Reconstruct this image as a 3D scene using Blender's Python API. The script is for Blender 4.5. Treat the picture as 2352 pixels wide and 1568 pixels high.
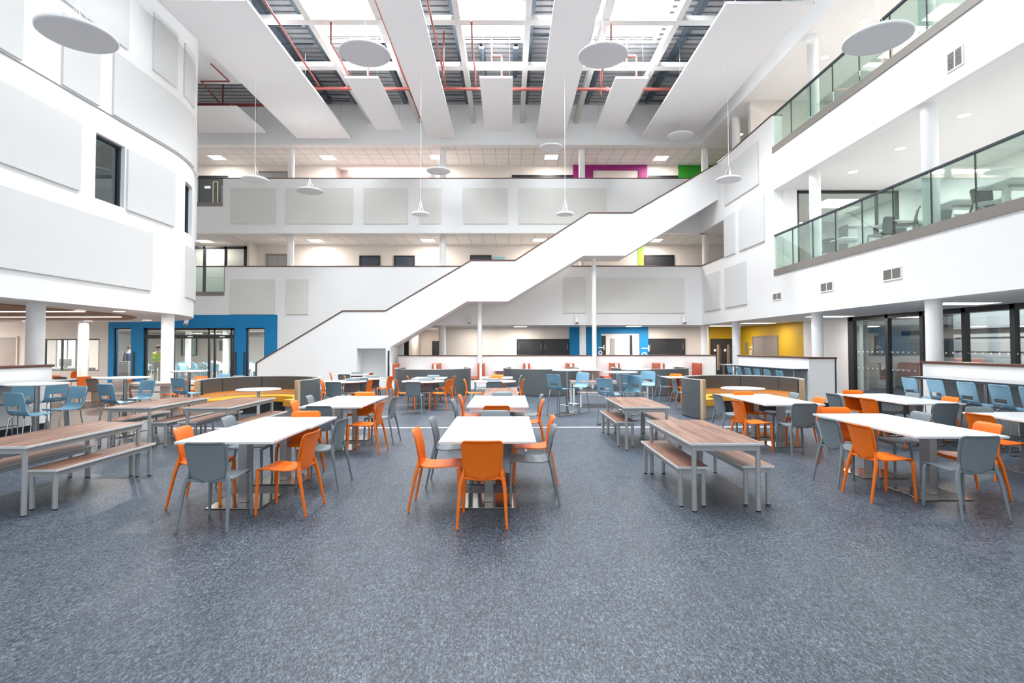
import bpy, bmesh, math, random
from mathutils import Vector, Matrix
random.seed(7)
C = bpy.context.scene.collection
for o in list(bpy.data.objects): bpy.data.objects.remove(o)
rad = math.radians

# ------------------------------------------------------------------ camera, world, exposure
F_PX, PITCH, YAW, ROLL, CY = 1250.0, .0279, -.0059, -.0016, 761.0
EYE = Vector((0, 0, 1.7))
cF = Vector((-math.sin(YAW)*math.cos(PITCH), math.cos(YAW)*math.cos(PITCH), math.sin(PITCH)))
r0 = Vector((math.cos(YAW), math.sin(YAW), 0)); u0 = r0.cross(cF)
cR = r0*math.cos(ROLL)+u0*math.sin(ROLL); cU = -r0*math.sin(ROLL)+u0*math.cos(ROLL)
cam = bpy.data.cameras.new('camera'); camo = bpy.data.objects.new('camera', cam); C.objects.link(camo)
cam.sensor_width = 36; cam.sensor_fit = 'HORIZONTAL'; cam.lens = F_PX/2352*36
cam.shift_y = (CY-784)/2352; cam.clip_start = .05; cam.clip_end = 300
M = Matrix((cR, cU, -cF)).transposed().to_4x4(); M.translation = EYE; camo.matrix_world = M
bpy.context.scene.camera = camo
vs = bpy.context.scene.view_settings
vs.view_transform = 'Standard'; vs.look = 'None'; vs.gamma = 1; vs.use_curve_mapping = False
vs.exposure = 0.22
w = bpy.data.worlds.new('sky'); bpy.context.scene.world = w; w.use_nodes = True
bgn = w.node_tree.nodes['Background']; bgn.inputs[0].default_value = (.90, .95, 1, 1); bgn.inputs[1].default_value = 1.15

def area(x, y, z, sx, sy, power, rot=(0, 0, 0), col=(1, 1, 1), parent=None, spread=math.pi):
    l = bpy.data.lights.new('area_light', 'AREA'); l.shape = 'RECTANGLE'; l.size = sx; l.size_y = sy
    l.energy = power; l.color = col; l.spread = spread
    o = bpy.data.objects.new('area_light', l); C.objects.link(o); o.location = (x, y, z); o.rotation_euler = rot
    if parent: o.parent = parent
    return o
# daylight falling through the skylights
SKY_X = [(-6.45, -4.4), (-1.55, .45), (2.95, 5.1)]
for a, b in SKY_X:
    for y0, y1, k in ((16.75, 18.7, 3.4), (12.2, 16.1, 2.8), (6.5, 11.0, 1.1), (1.0, 5.5, .7)):
        area((a+b)/2, (y0+y1)/2, 13.2, b-a-.1, y1-y0-.1, 260*k, col=(.93, .97, 1))

# ------------------------------------------------------------------ survey: photo point -> world point on a known plane
def ray(u, v): return cF+cR*((u-1176)/F_PX)+cU*((CY-v)/F_PX)
def PZ(u, v, z): d = ray(u, v); return EYE+d*((z-1.7)/d.z)
def PY(u, v, y): d = ray(u, v); return EYE+d*(y/d.y)
def PX(u, v, x): d = ray(u, v); return EYE+d*(x/d.x)

# ------------------------------------------------------------------ materials
def newmat(name):
    m = bpy.data.materials.new(name); m.use_nodes = True
    return m, m.node_tree.nodes, m.node_tree.links, m.node_tree.nodes['Principled BSDF']
def mat(name, col, rough=.5, metal=0, spec=.5, bump=0, bscale=60, var=0, vscale=3, coat=0):
    m, n, l, p = newmat(name)
    p.inputs['Base Color'].default_value = (*col, 1); p.inputs['Roughness'].default_value = rough
    p.inputs['Metallic'].default_value = metal; p.inputs['Specular IOR Level'].default_value = spec
    if coat: p.inputs['Coat Weight'].default_value = coat
    tc = n.new('ShaderNodeTexCoord')
    if var:
        t = n.new('ShaderNodeTexNoise'); t.inputs['Scale'].default_value = vscale; t.inputs['Detail'].default_value = 4
        r = n.new('ShaderNodeValToRGB')
        r.color_ramp.elements[0].position = .3; r.color_ramp.elements[1].position = .7
        r.color_ramp.elements[0].color = tuple(c*(1-var) for c in col)+(1,); r.color_ramp.elements[1].color = tuple(min(1, c*(1+var)) for c in col)+(1,)
        l.new(tc.outputs['Object'], t.inputs['Vector']); l.new(t.outputs['Fac'], r.inputs[0]); l.new(r.outputs[0], p.inputs['Base Color'])
    if bump:
        t = n.new('ShaderNodeTexNoise'); t.inputs['Scale'].default_value = bscale; t.inputs['Detail'].default_value = 3
        b = n.new('ShaderNodeBump'); b.inputs['Strength'].default_value = bump; b.inputs['Distance'].default_value = .01
        l.new(tc.outputs['Object'], t.inputs['Vector']); l.new(t.outputs['Fac'], b.inputs['Height']); l.new(b.outputs[0], p.inputs['Normal'])
    return m
def emit(name, col, s):
    m, n, l, p = newmat(name); n.remove(p)
    e = n.new('ShaderNodeEmission'); e.inputs[0].default_value = (*col, 1); e.inputs[1].default_value = s
    l.new(e.outputs[0], n['Material Output'].inputs[0]); return m
def glassmat(name, tint, refl=.06, edge=.5):
    m, n, l, p = newmat(name); n.remove(p)
    t = n.new('ShaderNodeBsdfTransparent'); t.inputs[0].default_value = (*tint, 1)
    g = n.new('ShaderNodeBsdfGlossy'); g.inputs['Roughness'].default_value = .02
    lw = n.new('ShaderNodeLayerWeight'); lw.inputs[0].default_value = .35
    mr = n.new('ShaderNodeMapRange'); mr.inputs['To Min'].default_value = refl; mr.inputs['To Max'].default_value = edge*.6
    mx = n.new('ShaderNodeMixShader')
    l.new(lw.outputs['Fresnel'], mr.inputs[0]); l.new(mr.outputs[0], mx.inputs[0]); l.new(t.outputs[0], mx.inputs[1]); l.new(g.outputs[0], mx.inputs[2])
    l.new(mx.outputs[0], n['Material Output'].inputs[0]); return m
def wood(name, c1, c2, axis='Y', rough=.35, scale=1.0, contrast=1):
    m, n, l, p = newmat(name)
    tc = n.new('ShaderNodeTexCoord'); mp = n.new('ShaderNodeMapping'); l.new(tc.outputs['Object'], mp.inputs[0])
    s = {'X': (.7, 14, 14), 'Y': (14, .7, 14), 'Z': (14, 14, .7)}[axis]
    mp.inputs['Scale'].default_value = tuple(k*scale for k in s)
    t = n.new('ShaderNodeTexNoise'); t.inputs['Scale'].default_value = 1; t.inputs['Detail'].default_value = 6; t.inputs['Distortion'].default_value = .6
    t2 = n.new('ShaderNodeTexNoise'); t2.inputs['Scale'].default_value = 5; t2.inputs['Detail'].default_value = 3
    l.new(mp.outputs[0], t.inputs['Vector']); l.new(mp.outputs[0], t2.inputs['Vector'])
    mx = n.new('ShaderNodeMath'); mx.operation = 'MULTIPLY_ADD'; mx.inputs[1].default_value = .35
    l.new(t2.outputs['Fac'], mx.inputs[0]); l.new(t.outputs['Fac'], mx.inputs[2])
    r = n.new('ShaderNodeValToRGB'); r.color_ramp.elements[0].position = .48; r.color_ramp.elements[1].position = .86
    r.color_ramp.elements[0].color = (*c1, 1); r.color_ramp.elements[1].color = (*c2, 1)
    l.new(mx.outputs[0], r.inputs[0]); l.new(r.outputs[0], p.inputs['Base Color']); p.inputs['Roughness'].default_value = rough
    return m
def lino(name, dark, mid, light, rough=.33):
    m, n, l, p = newmat(name)
    tc = n.new('ShaderNodeTexCoord')
    def noise(sx, sy, det, dist=0):
        mp = n.new('ShaderNodeMapping'); mp.inputs['Scale'].default_value = (sx, sy, 1); l.new(tc.outputs['Object'], mp.inputs[0])
        t = n.new('ShaderNodeTexNoise'); t.inputs['Scale'].default_value = 1; t.inputs['Detail'].default_value = det; t.inputs['Distortion'].default_value = dist
        t.inputs['Roughness'].default_value = .65
        l.new(mp.outputs[0], t.inputs['Vector']); return t.outputs['Fac']
    a = noise(58, 24, 8, .8); b = noise(7, 3.2, 6, .8); c = noise(125, 50, 8, 1.6)
    r = n.new('ShaderNodeValToRGB'); e = r.color_ramp.elements
    e[0].position = .41; e[0].color = (*dark, 1); e[1].position = .60; e[1].color = (*light, 1)
    k = e.new(.5); k.color = (*mid, 1)
    add = n.new('ShaderNodeMath'); add.operation = 'MULTIPLY_ADD'; add.inputs[1].default_value = .62; l.new(c, add.inputs[0])
    s = n.new('ShaderNodeMath'); s.operation = 'MULTIPLY'; s.inputs[1].default_value = .38; l.new(a, s.inputs[0]); l.new(s.outputs[0], add.inputs[2])
    l.new(add.outputs[0], r.inputs[0])
    mx = n.new('ShaderNodeMixRGB'); mx.blend_type = 'MULTIPLY'; mx.inputs[0].default_value = .55
    r2 = n.new('ShaderNodeValToRGB'); r2.color_ramp.elements[0].position = .35; r2.color_ramp.elements[1].position = .65
    r2.color_ramp.elements[0].color = (.58, .59, .62, 1); r2.color_ramp.elements[1].color = (1.2, 1.2, 1.19, 1)
    l.new(b, r2.inputs[0]); l.new(r.outputs[0], mx.inputs[1]); l.new(r2.outputs[0], mx.inputs[2]); l.new(mx.outputs[0], p.inputs['Base Color'])
    p.inputs['Roughness'].default_value = rough; p.inputs['Specular IOR Level'].default_value = .38
    return m
def tiles(name, col, line, sx, sy, rough=.9):
    m, n, l, p = newmat(name)
    tc = n.new('ShaderNodeTexCoord'); b = n.new('ShaderNodeTexBrick'); l.new(tc.outputs['Object'], b.inputs[0])
    b.offset = 0; b.inputs['Scale'].default_value = 1; b.inputs['Brick Width'].default_value = sx; b.inputs['Row Height'].default_value = sy
    b.inputs['Mortar Size'].default_value = .012; b.inputs['Color1'].default_value = (*col, 1); b.inputs['Color2'].default_value = (*[c*.97 for c in col], 1); b.inputs['Mortar'].default_value = (*line, 1)
    l.new(b.outputs[0], p.inputs['Base Color']); p.inputs['Roughness'].default_value = rough; return m

WHITE = mat('white_plaster', (.86, .865, .865), .7, spec=.2, var=.012, vscale=.6)
SOFFIT = mat('white_soffit_paint', (.84, .84, .835), .8, spec=.2)
BEIGE = mat('cream_wall_paint', (.68, .64, .60), .7, spec=.2, var=.02, vscale=.8)
PINKISH = mat('rosy_wall_paint', (.60, .50, .49), .7, spec=.2)
FABRIC = mat('cream_acoustic_fabric', (.74, .74, .705), .95, spec=.1, bump=.25, bscale=300)
FABRICW = mat('white_acoustic_fabric', (.70, .71, .71), .95, spec=.1, bump=.25, bscale=300)
RAFT = mat('white_raft_board', (.87, .87, .88), .9, spec=.1)
RAFTE = mat('white_raft_edge', (.85, .85, .85), .6)
TILE = tiles('ceiling_tiles', (.76, .74, .73), (.40, .38, .38), .6, .6)
LINO = lino('blue_grey_linoleum', (.010, .014, .020), (.042, .057, .080), (.21, .255, .315), .42)
LINOB = lino('brown_linoleum', (.07, .055, .048), (.13, .105, .095), (.24, .20, .185), .5)
FLOORUP = mat('pale_gallery_floor', (.50, .49, .475), .5)
STRIP = mat('pale_floor_strip', (.75, .76, .76), .4)
WALNUT = wood('walnut_laminate', (.10, .040, .025), (.34, .175, .115), 'Y', .45)
OAK = wood('oak_edge', (.50, .33, .19), (.72, .53, .35), 'Z')
PEACH = wood('pale_maple_panel', (.82, .52, .30), (.88, .60, .38), 'X', .3)
CEDAR = wood('slatted_wood_ceiling', (.24, .12, .055), (.42, .24, .125), 'X', .6, .5)
BROWN = wood('dark_wood_cap', (.065, .025, .017), (.13, .055, .038), 'X', .35)
ORANGE = mat('orange_polypropylene', (.86, .17, .007), .38, spec=.4, bump=.08, bscale=500)
GREY = mat('grey_polypropylene', (.19, .228, .25), .4, spec=.4, bump=.08, bscale=500)
TAUPE = mat('taupe_polypropylene', (.19, .165, .155), .5, spec=.3)
BLUE = mat('sky_blue_polypropylene', (.20, .39, .52), .36, spec=.4)
TOPW = mat('white_laminate', (.80, .805, .81), .28, spec=.5)
EDGE = mat('pale_grey_edging', (.62, .63, .63), .5)
SILVER = mat('silver_paint', (.40, .41, .412), .38, metal=.25)
STEEL = mat('brushed_steel', (.36, .35, .345), .32, metal=1, bump=.05, bscale=200)
POLISH = mat('polished_steel', (.40, .38, .355), .12, metal=1)
CHROME = mat('chrome_tube', (.55, .58, .60), .18, metal=1)
VINYL = mat('charcoal_vinyl', (.065, .067, .073), .42, spec=.5, bump=.05, bscale=120)
SCREEN = mat('grey_laminate_screen', (.095, .108, .112), .45)
AMBER = mat('amber_vinyl', (.92, .42, .04), .42)
CORAL = mat('coral_vinyl', (.60, .11, .045), .5)
BLUEW = mat('blue_wall_paint', (.006, .20, .46), .55, spec=.3)
YELLOW = mat('yellow_wall_paint', (.50, .31, .012), .55, spec=.3)
MAGENTA = mat('magenta_wall_paint', (.25, .004, .145), .55)
GREEN = mat('green_wall_paint', (.02, .27, .015), .55)
LIME = mat('lime_wall_paint', (.30, .62, .02), .55)
BLACK = mat('black_frame', (.012, .013, .015), .4)
CHARC = mat('charcoal_door', (.022, .024, .028), .45)
NAVY = mat('navy_steel', (.035, .05, .07), .45)
TRIMB = mat('taupe_metal_trim', (.24, .22, .20), .45, metal=.2)
DOORB = mat('brown_grey_door', (.24, .205, .185), .5)
PLATE = mat('steel_lift_door', (.36, .36, .36), .4, metal=.6)
GLASS = glassmat('clear_glass', (.90, .95, .94))
GLASSG = glassmat('green_glass', (.80, .90, .86), .07, .5)
GLASSD = glassmat('dark_glass', (.35, .42, .42), .16, .6)
DECK = mat('galvanised_deck', (.36, .365, .38), .5, metal=.1, var=.08, vscale=4)
STEELB = mat('slate_channel', (.05, .072, .095), .5)
BEAMW = mat('cream_beam_paint', (.58, .58, .555), .6)
RED = mat('red_pipe', (.26, .055, .045), .45)
DOT = mat('white_sticker', (.85, .86, .86), .6)
GREYW = mat('grey_wall_paint', (.36, .375, .38), .7)
LAMPD = mat('white_lamp_disc', (.76, .77, .79), .6)
LAMPR = mat('white_lamp_rim', (.85, .85, .86), .5)
LENS = emit('luminaire_diffuser', (1, .93, .88), 5)
LENSB = emit('downlight_lens', (1, .95, .9), 4)
BRICK = None
def brickmat():
    m, n, l, p = newmat('white_brick')
    tc = n.new('ShaderNodeTexCoord'); mp = n.new('ShaderNodeMapping'); mp.inputs['Rotation'].default_value = (rad(90), 0, rad(90))
    l.new(tc.outputs['Object'], mp.inputs[0])
    b = n.new('ShaderNodeTexBrick'); l.new(mp.outputs[0], b.inputs[0]); b.inputs['Scale'].default_value = 1
    b.inputs['Brick Width'].default_value = .3; b.inputs['Row Height'].default_value = .08; b.inputs['Mortar Size'].default_value = .008; b.inputs['Bias'].default_value = -.5
    b.inputs['Color1'].default_value = (.82, .83, .84, 1); b.inputs['Color2'].default_value = (.42, .44, .46, 1); b.inputs['Mortar'].default_value = (.62, .63, .64, 1)
    l.new(b.outputs[0], p.inputs['Base Color']); p.inputs['Roughness'].default_value = .9; return m
BRICK = brickmat()

# ------------------------------------------------------------------ mesh helpers
class MB:
    def __init__(s): s.bm = bmesh.new()
    def box(s, x0, x1, y0, y1, z0, z1, bev=0, seg=2, m=None):
        r = bmesh.ops.create_cube(s.bm, size=1)
        T = Matrix.Translation(((x0+x1)/2, (y0+y1)/2, (z0+z1)/2)) @ Matrix.Diagonal((abs(x1-x0), abs(y1-y0), abs(z1-z0), 1))
        if m is not None: T = m @ T
        bmesh.ops.transform(s.bm, matrix=T, verts=r['verts'])
        if bev:
            ed = list({e for v in r['verts'] for e in v.link_edges})
            bmesh.ops.bevel(s.bm, geom=ed, offset=bev, segments=seg, affect='EDGES', profile=.5)
        return s
    def tube(s, pts, r, seg=10, sq=None, cap=True, up=None):
        pts = [Vector(p) for p in pts]; n = len(pts)
        rs = r if isinstance(r, (list, tuple)) else [r]*n
        rings = []; prev = None
        for i, p in enumerate(pts):
            t = (pts[min(i+1, n-1)]-pts[max(i-1, 0)]).normalized()
            ref = Vector(up) if up else (Vector((0, 0, 1)) if abs(t.z) < .92 else Vector((0, 1, 0)))
            if prev is None: a = t.cross(ref).normalized()
            else:
                a = prev-t*prev.dot(t)
                a = a.normalized() if a.length > 1e-6 else t.cross(ref).normalized()
            b = t.cross(a).normalized(); prev = a; ring = []
            for k in range(seg):
                an = 2*math.pi*(k+.5)/seg; ca, sa = math.cos(an), math.sin(an)
                if sq:
                    q = 3.2; ca = math.copysign(abs(ca)**(2/q), ca); sa = math.copysign(abs(sa)**(2/q), sa)
                    ring.append(s.bm.verts.new(p+a*ca*rs[i]*sq[0]+b*sa*rs[i]*sq[1]))
                else: ring.append(s.bm.verts.new(p+a*ca*rs[i]+b*sa*rs[i]))
            rings.append(ring)
        for i in range(n-1):
            for k in range(seg):
                s.bm.faces.new((rings[i][k], rings[i][(k+1) % seg], rings[i+1][(k+1) % seg], rings[i+1][k]))
        if cap:
            s.bm.faces.new(rings[0][::-1]); s.bm.faces.new(rings[-1])
        return s
    def cyl(s, x, y, z0, z1, r, seg=32): return s.tube([(x, y, z0), (x, y, z1)], r, seg)
    def lathe(s, prof, seg=48, c=(0, 0)):
        rings = []
        for r_, z in prof:
            if r_ < 1e-5: rings.append([s.bm.verts.new((c[0], c[1], z))])
            else: rings.append([s.bm.verts.new((c[0]+r_*math.cos(2*math.pi*k/seg), c[1]+r_*math.sin(2*math.pi*k/seg), z)) for k in range(seg)])
        for a, b in zip(rings, rings[1:]):
            for k in range(seg):
                k2 = (k+1) % seg
                if len(a) == 1 and len(b) == 1: continue
                if len(a) == 1: s.bm.faces.new((a[0], b[k2], b[k]))
                elif len(b) == 1: s.bm.faces.new((a[k], a[k2], b[0]))
                else: s.bm.faces.new((a[k], a[k2], b[k2], b[k]))
        return s
    def poly(s, pts, depth):
        """flat polygon (list of 3d points) thickened along vector depth"""
        d = Vector(depth); a = [s.bm.verts.new(Vector(p)) for p in pts]; b = [s.bm.verts.new(Vector(p)+d) for p in pts]; n = len(a)
        s.bm.faces.new(a); s.bm.faces.new(b[::-1])
        for i in range(n): s.bm.faces.new((a[(i+1) % n], a[i], b[i], b[(i+1) % n]))
        return s
    def arcband(s, cx, cy, r0, r1, a0, a1, z0, z1, seg=40):
        """curved wall segment, angles in degrees"""
        R = []
        for i in range(seg+1):
            a = rad(a0+(a1-a0)*i/seg); c, d = math.cos(a), math.sin(a)
            R.append([s.bm.verts.new((cx+r*c, cy+r*d, z)) for r, z in ((r0, z0), (r1, z0), (r1, z1), (r0, z1))])
        for i in range(seg):
            for k in range(4): s.bm.faces.new((R[i][k], R[i+1][k], R[i+1][(k+1) % 4], R[i][(k+1) % 4]))
        s.bm.faces.new(R[0]); s.bm.faces.new(R[-1][::-1]); return s
    def sheet(s, prof, nx=8, th=.008, cy=0, cz=0, hole=None):
        """prof: (y, z, halfwidth[, lift]) rows -> curved plate"""
        g = []
        for row in prof:
            y, z, hw = row[:3]; k = row[3] if len(row) > 3 else 1
            g.append([s.bm.verts.new(((2*i/nx-1)*hw, y+cy*k*(2*i/nx-1)**2, z+cz*k*(2*i/nx-1)**2)) for i in range(nx+1)])
        fs = []
        for j in range(len(g)-1):
            for i in range(nx):
                if hole and hole(j, i): continue
                fs.append(s.bm.faces.new((g[j][i], g[j][i+1], g[j+1][i+1], g[j+1][i])))
        bmesh.ops.recalc_face_normals(s.bm, faces=fs)
        bmesh.ops.solidify(s.bm, geom=fs, thickness=th)
        return s
    def build(s, name, m, parent=None, smooth=True, recentre=True):
        bm = s.bm; bmesh.ops.recalc_face_normals(bm, faces=bm.faces)
        loc = Vector((0, 0, 0))
        if parent is None and recentre:
            lo = Vector((1e9,)*3); hi = Vector((-1e9,)*3)
            for v in bm.verts:
                for i in range(3): lo[i] = min(lo[i], v.co[i]); hi[i] = max(hi[i], v.co[i])
            loc = Vector(((lo.x+hi.x)/2, (lo.y+hi.y)/2, lo.z)); bmesh.ops.translate(bm, vec=-loc, verts=bm.verts)
        me = bpy.data.meshes.new(name); bm.to_mesh(me); bm.free()
        me.materials.append(m)
        if smooth:
            me.shade_smooth(); me.set_sharp_from_angle(angle=rad(35))
        o = bpy.data.objects.new(name, me); C.objects.link(o); o.location = loc
        if parent: o.parent = parent
        return o
def tag(o, label, cat, group=None):
    o['label'] = label; o['category'] = cat
    if group: o['group'] = group
    return o
def thing(name, label, cat, loc=(0, 0, 0), rot=0, group=None):
    o = bpy.data.objects.new(name, None); C.objects.link(o); o.empty_display_size = .1
    o.location = loc; o.rotation_euler = (0, 0, rad(rot)); return tag(o, label, cat, group)
def struct(o): o['kind'] = 'structure'; return o
def dup(root, loc, rot, label, group=None, zs=None):
    r = root.copy(); C.objects.link(r); r.location = loc; r.rotation_euler = (0, 0, rad(rot)); r['label'] = label
    if group: r['group'] = group
    elif 'group' in r: del r['group']
    for ch in list(root.children):
        c = ch.copy(); C.objects.link(c); c.parent = r
        for g in list(ch.children):
            d = g.copy(); C.objects.link(d); d.parent = c
    return r
def clip(poly, ax, val, keep_less):
    out = []; n = len(poly)
    for i in range(n):
        a, b = poly[i], poly[(i+1) % n]
        ia = (a[ax] <= val) == keep_less; ib = (b[ax] <= val) == keep_less
        if ia: out.append(a)
        if ia != ib:
            t = (val-a[ax])/(b[ax]-a[ax]); out.append(tuple(a[k]+(b[k]-a[k])*t for k in range(2)))
    return out
def wallpieces(mb, x0, x1, z0, z1, holes, y0, y1):
    """wall in the XZ plane with rectangular holes"""
    xs = sorted({x0, x1, *[h[0] for h in holes], *[h[1] for h in holes]}); xs = [x for x in xs if x0 <= x <= x1]
    for a, b in zip(xs, xs[1:]):
        hs = sorted([(h[2], h[3]) for h in holes if h[0] <= a+1e-6 and h[1] >= b-1e-6]); z = z0
        for p, q in hs:
            if p > z+1e-6: mb.box(a, b, y0, y1, z, p)
            z = max(z, q)
        if z < z1-1e-6: mb.box(a, b, y0, y1, z, z1)

# ------------------------------------------------------------------ levels and planes (metres)
S1, S2, S3 = 2.65, 6.73, 10.68        # undersides of the level slabs
R1, R2 = 5.28, 9.20                   # rail tops
F1, F2 = 4.12, 8.05                   # floor levels
YB, XR, YD = 24.0, 8.54, 17.37        # back facade, right facade, end of the glazed balconies
YC = 26.7                             # corridor back wall
XG = 11.35                            # ground floor glazing on the right
YFRONT = -3.0

# ------------------------------------------------------------------ floor
b = MB(); b.box(-9.7, 30, YFRONT, 45, -.2, 0); struct(b.build('floor', LINO, smooth=False, recentre=False))
b = MB(); b.box(-30, -9.7, YFRONT, 45, -.2, 0); struct(b.build('floor', LINOB, smooth=False, recentre=False))
b = MB(); b.poly([(-9.7, 11.42, .0), (-7.0, 13.2, 0), (-7.0, 24, 0), (-9.7, 24, 0)], (0, 0, .004)); struct(b.build('floor', LINOB, smooth=False, recentre=False))
b = MB(); b.box(-7.2, 5.6, 11.44, 11.56, .0, .004); struct(b.build('trim_1', STRIP, smooth=False))

SEAM = mat('linoleum_weld', (.12, .14, .17), .5)
xs_ = PZ(1118, 1500, 0).x
for i_, x_ in enumerate((xs_-4, xs_-2, xs_, xs_+2, xs_+4)):
    b = MB(); b.box(x_-.002, x_+.002, YFRONT, 11.4, 0, .0012); struct(b.build('trim_%d' % (10+i_), SEAM, smooth=False))
# ------------------------------------------------------------------ back facade
def xb(u, v=600, y=YB): return PY(u, v, y).x
def zb(u, v, y=YB): return PY(u, v, y).z
xn2 = xb(512, 440); xn1 = xb(516, 640)
b = MB(); b.box(xn2, XR, YB, YB+.3, S2, R2-.04); b.box(-16, xn2, YB, YB+.3, S2, zb(480, 473)); struct(b.build('wall_back', WHITE, smooth=False, recentre=False))
b = MB(); b.box(xn1, XR, YB, YB+.3, S1, R1-.04); b.box(-16, xn1, YB, YB+.3, zb(400, 724), zb(480, 678)); struct(b.build('wall_back', WHITE, smooth=False, recentre=False))
b = MB(); b.box(xn2, XR, YB-.03, YB+.33, R2-.04, R2, .008); struct(b.build('trim_2', BROWN, smooth=False))
b = MB(); b.box(xn1, XR, YB-.03, YB+.33, R1-.04, R1, .008); struct(b.build('trim_3', BROWN, smooth=False))
b = MB(); b.box(-30, XR+.0, YB, YB+.3, S3, 12.5); struct(b.build('wall_back', WHITE, smooth=False, recentre=False))
for nm, zt, xn, zr, lv in (('balustrade', zb(480, 465), xn2, R2, 'upper'), ('balustrade', zb(480, 670), xn1, R1, 'lower')):
    t = thing('balustrade', 'short glass balustrade beside the curved white drum at the %s back balcony' % lv, 'balustrade', (xn-1.5, YB, zt))
    b = MB(); b.box(-1.6, 1.5, -.03, .05, -.17, 0); b.build('base_trim', TRIMB, t, False)
    b = MB(); b.box(-1.6, 1.5, 0, .02, 0, zr-zt-.05); b.build('glass_pane', GLASS, t, False)
    b = MB(); b.box(-1.6, 1.5, -.02, .04, zr-zt-.05, zr-zt, .005); b.build('handrail', NAVY, t, False)

# slabs of the back galleries, ceilings under them
for z0, z1, nm in ((S1, F1, 1), (S2, F2, 2)):
    b = MB(); b.box(-30, 30, YB+.3, 46, z0+.02, z1); struct(b.build('floor', FLOORUP, smooth=False, recentre=False))
for z in (S1, S2, S3):
    b = MB(); b.box(-30, 30, YB+.3, YC, z-.0, z+.02); struct(b.build('ceiling', TILE, smooth=False, recentre=False))
b = MB(); b.box(-30, 30, YB+.3, 46, S3+.02, S3+.3); struct(b.build('ceiling', WHITE, smooth=False, recentre=False))

# ground floor: solid wall behind the stair foot, blue entrance wall
xbl, xbr = xb(250, 760), xb(637, 760)
zbt = zb(500, 723); zdt = zb(440, 753)
oA = (xb(262, 800), xb(301, 800), 0, zdt); oB = (xb(330, 800), xb(539, 800), 0, zdt); oC = (xb(565, 800), xb(608, 800), 0, zdt)
b = MB(); wallpieces(b, xbl, xbr, 0, zbt, [oA, oB, oC], YB-.03, YB+.3); struct(b.build('wall_back', BLUEW, smooth=False, recentre=False))
xsv = xb(925, 780)
b = MB(); b.box(xbr, xsv, YB, YB+.3, 0, S1); struct(b.build('wall_back', WHITE, smooth=False, recentre=False))
# cream wall left of the entrance with an internal window
oW = (xb(100, 800), xb(228, 800), zb(200, 851), zb(200, 778)); oDr = (xb(0, 800)-1, xb(42, 800), 0, zb(20, 772))
b = MB(); wallpieces(b, -26, xbl, 0, 3.6, [oW], YB, YB+.25); struct(b.build('wall_back', BEIGE, smooth=False, recentre=False))
def door(n, x0, x1, z0, z1, y, m, frame=CHARC, leafs=1, extra=None, fw=.06):
    t = bpy.data.objects.new('door_%d' % n, None); C.objects.link(t); t.location = ((x0+x1)/2, y, z0); struct(t)
    h = z1-z0; w2 = (x1-x0)/2
    b = MB(); b.box(-w2, w2, -.05, .0, h-fw, h); b.box(-w2, -w2+fw, -.05, 0, 0, h-fw); b.box(w2-fw, w2, -.05, 0, 0, h-fw); b.build('door_frame', frame, t, False)
    lw = (2*w2-2*fw)/leafs
    for i in range(leafs):
        a = -w2+fw+lw*i; b = MB(); b.box(a+.006, a+lw-.006, -.03, -.005, .01, h-fw-.006, .003); lf = b.build('door_leaf', m, t, False)
        if extra: extra(lf, a, lw, h, i)
    return t
DN = [0]
def nd(): DN[0] += 1; return DN[0]
door(nd(), oDr[0], oDr[1], 0, oDr[3], YB, DOORB, BEIGE)
# internal window: frame + glass + room beyond
def window(n, x0, x1, z0, z1, y, mull=(), trans=(), fw=.05, g=GLASS, dots=(), fm=BLACK, depth=.1):
    t = bpy.data.objects.new('window_%d' % n, None); C.objects.link(t); t.location = ((x0+x1)/2, y, z0); struct(t)
    cx = (x0+x1)/2; h = z1-z0; w2 = (x1-x0)/2
    b = MB(); b.box(-w2, w2, -depth/2, depth/2, h-fw, h); b.box(-w2, w2, -depth/2, depth/2, 0, fw*.6)
    b.box(-w2, -w2+fw, -depth/2, depth/2, 0, h); b.box(w2-fw, w2, -depth/2, depth/2, 0, h)
    for m_ in mull: b.box(m_-cx-fw*.4, m_-cx+fw*.4, -depth/2, depth/2, 0, h)
    for z in trans: b.box(-w2, w2, -depth/2, depth/2, z-z0-fw*.5, z-z0+fw*.5)
    b.build('window_frame', fm, t, False)
    b = MB(); b.box(-w2+fw, w2-fw, -.006, .006, fw*.5, h-fw); b.build('window_pane', g, t, False)
    if dots:
        b = MB(); k = int((2*w2-.2)/.16)
        for z in dots:
            for i in range(k): b.tube([(-w2+.15+i*.16, -.012, z-z0), (-w2+.15+i*.16, -.008, z-z0)], .022, 10)
        b.build('safety_dots', DOT, t, False)
    return t
WN = [0]
def nw(): WN[0] += 1; return WN[0]
window(nw(), *oW, YB+.08, mull=(xb(182, 800), xb(140, 800)))
window(nw(), oA[0], oA[1], 0, zdt, YB+.1, dots=(1.0, 1.45))
window(nw(), oC[0], oC[1], 0, zdt, YB+.1)
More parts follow.
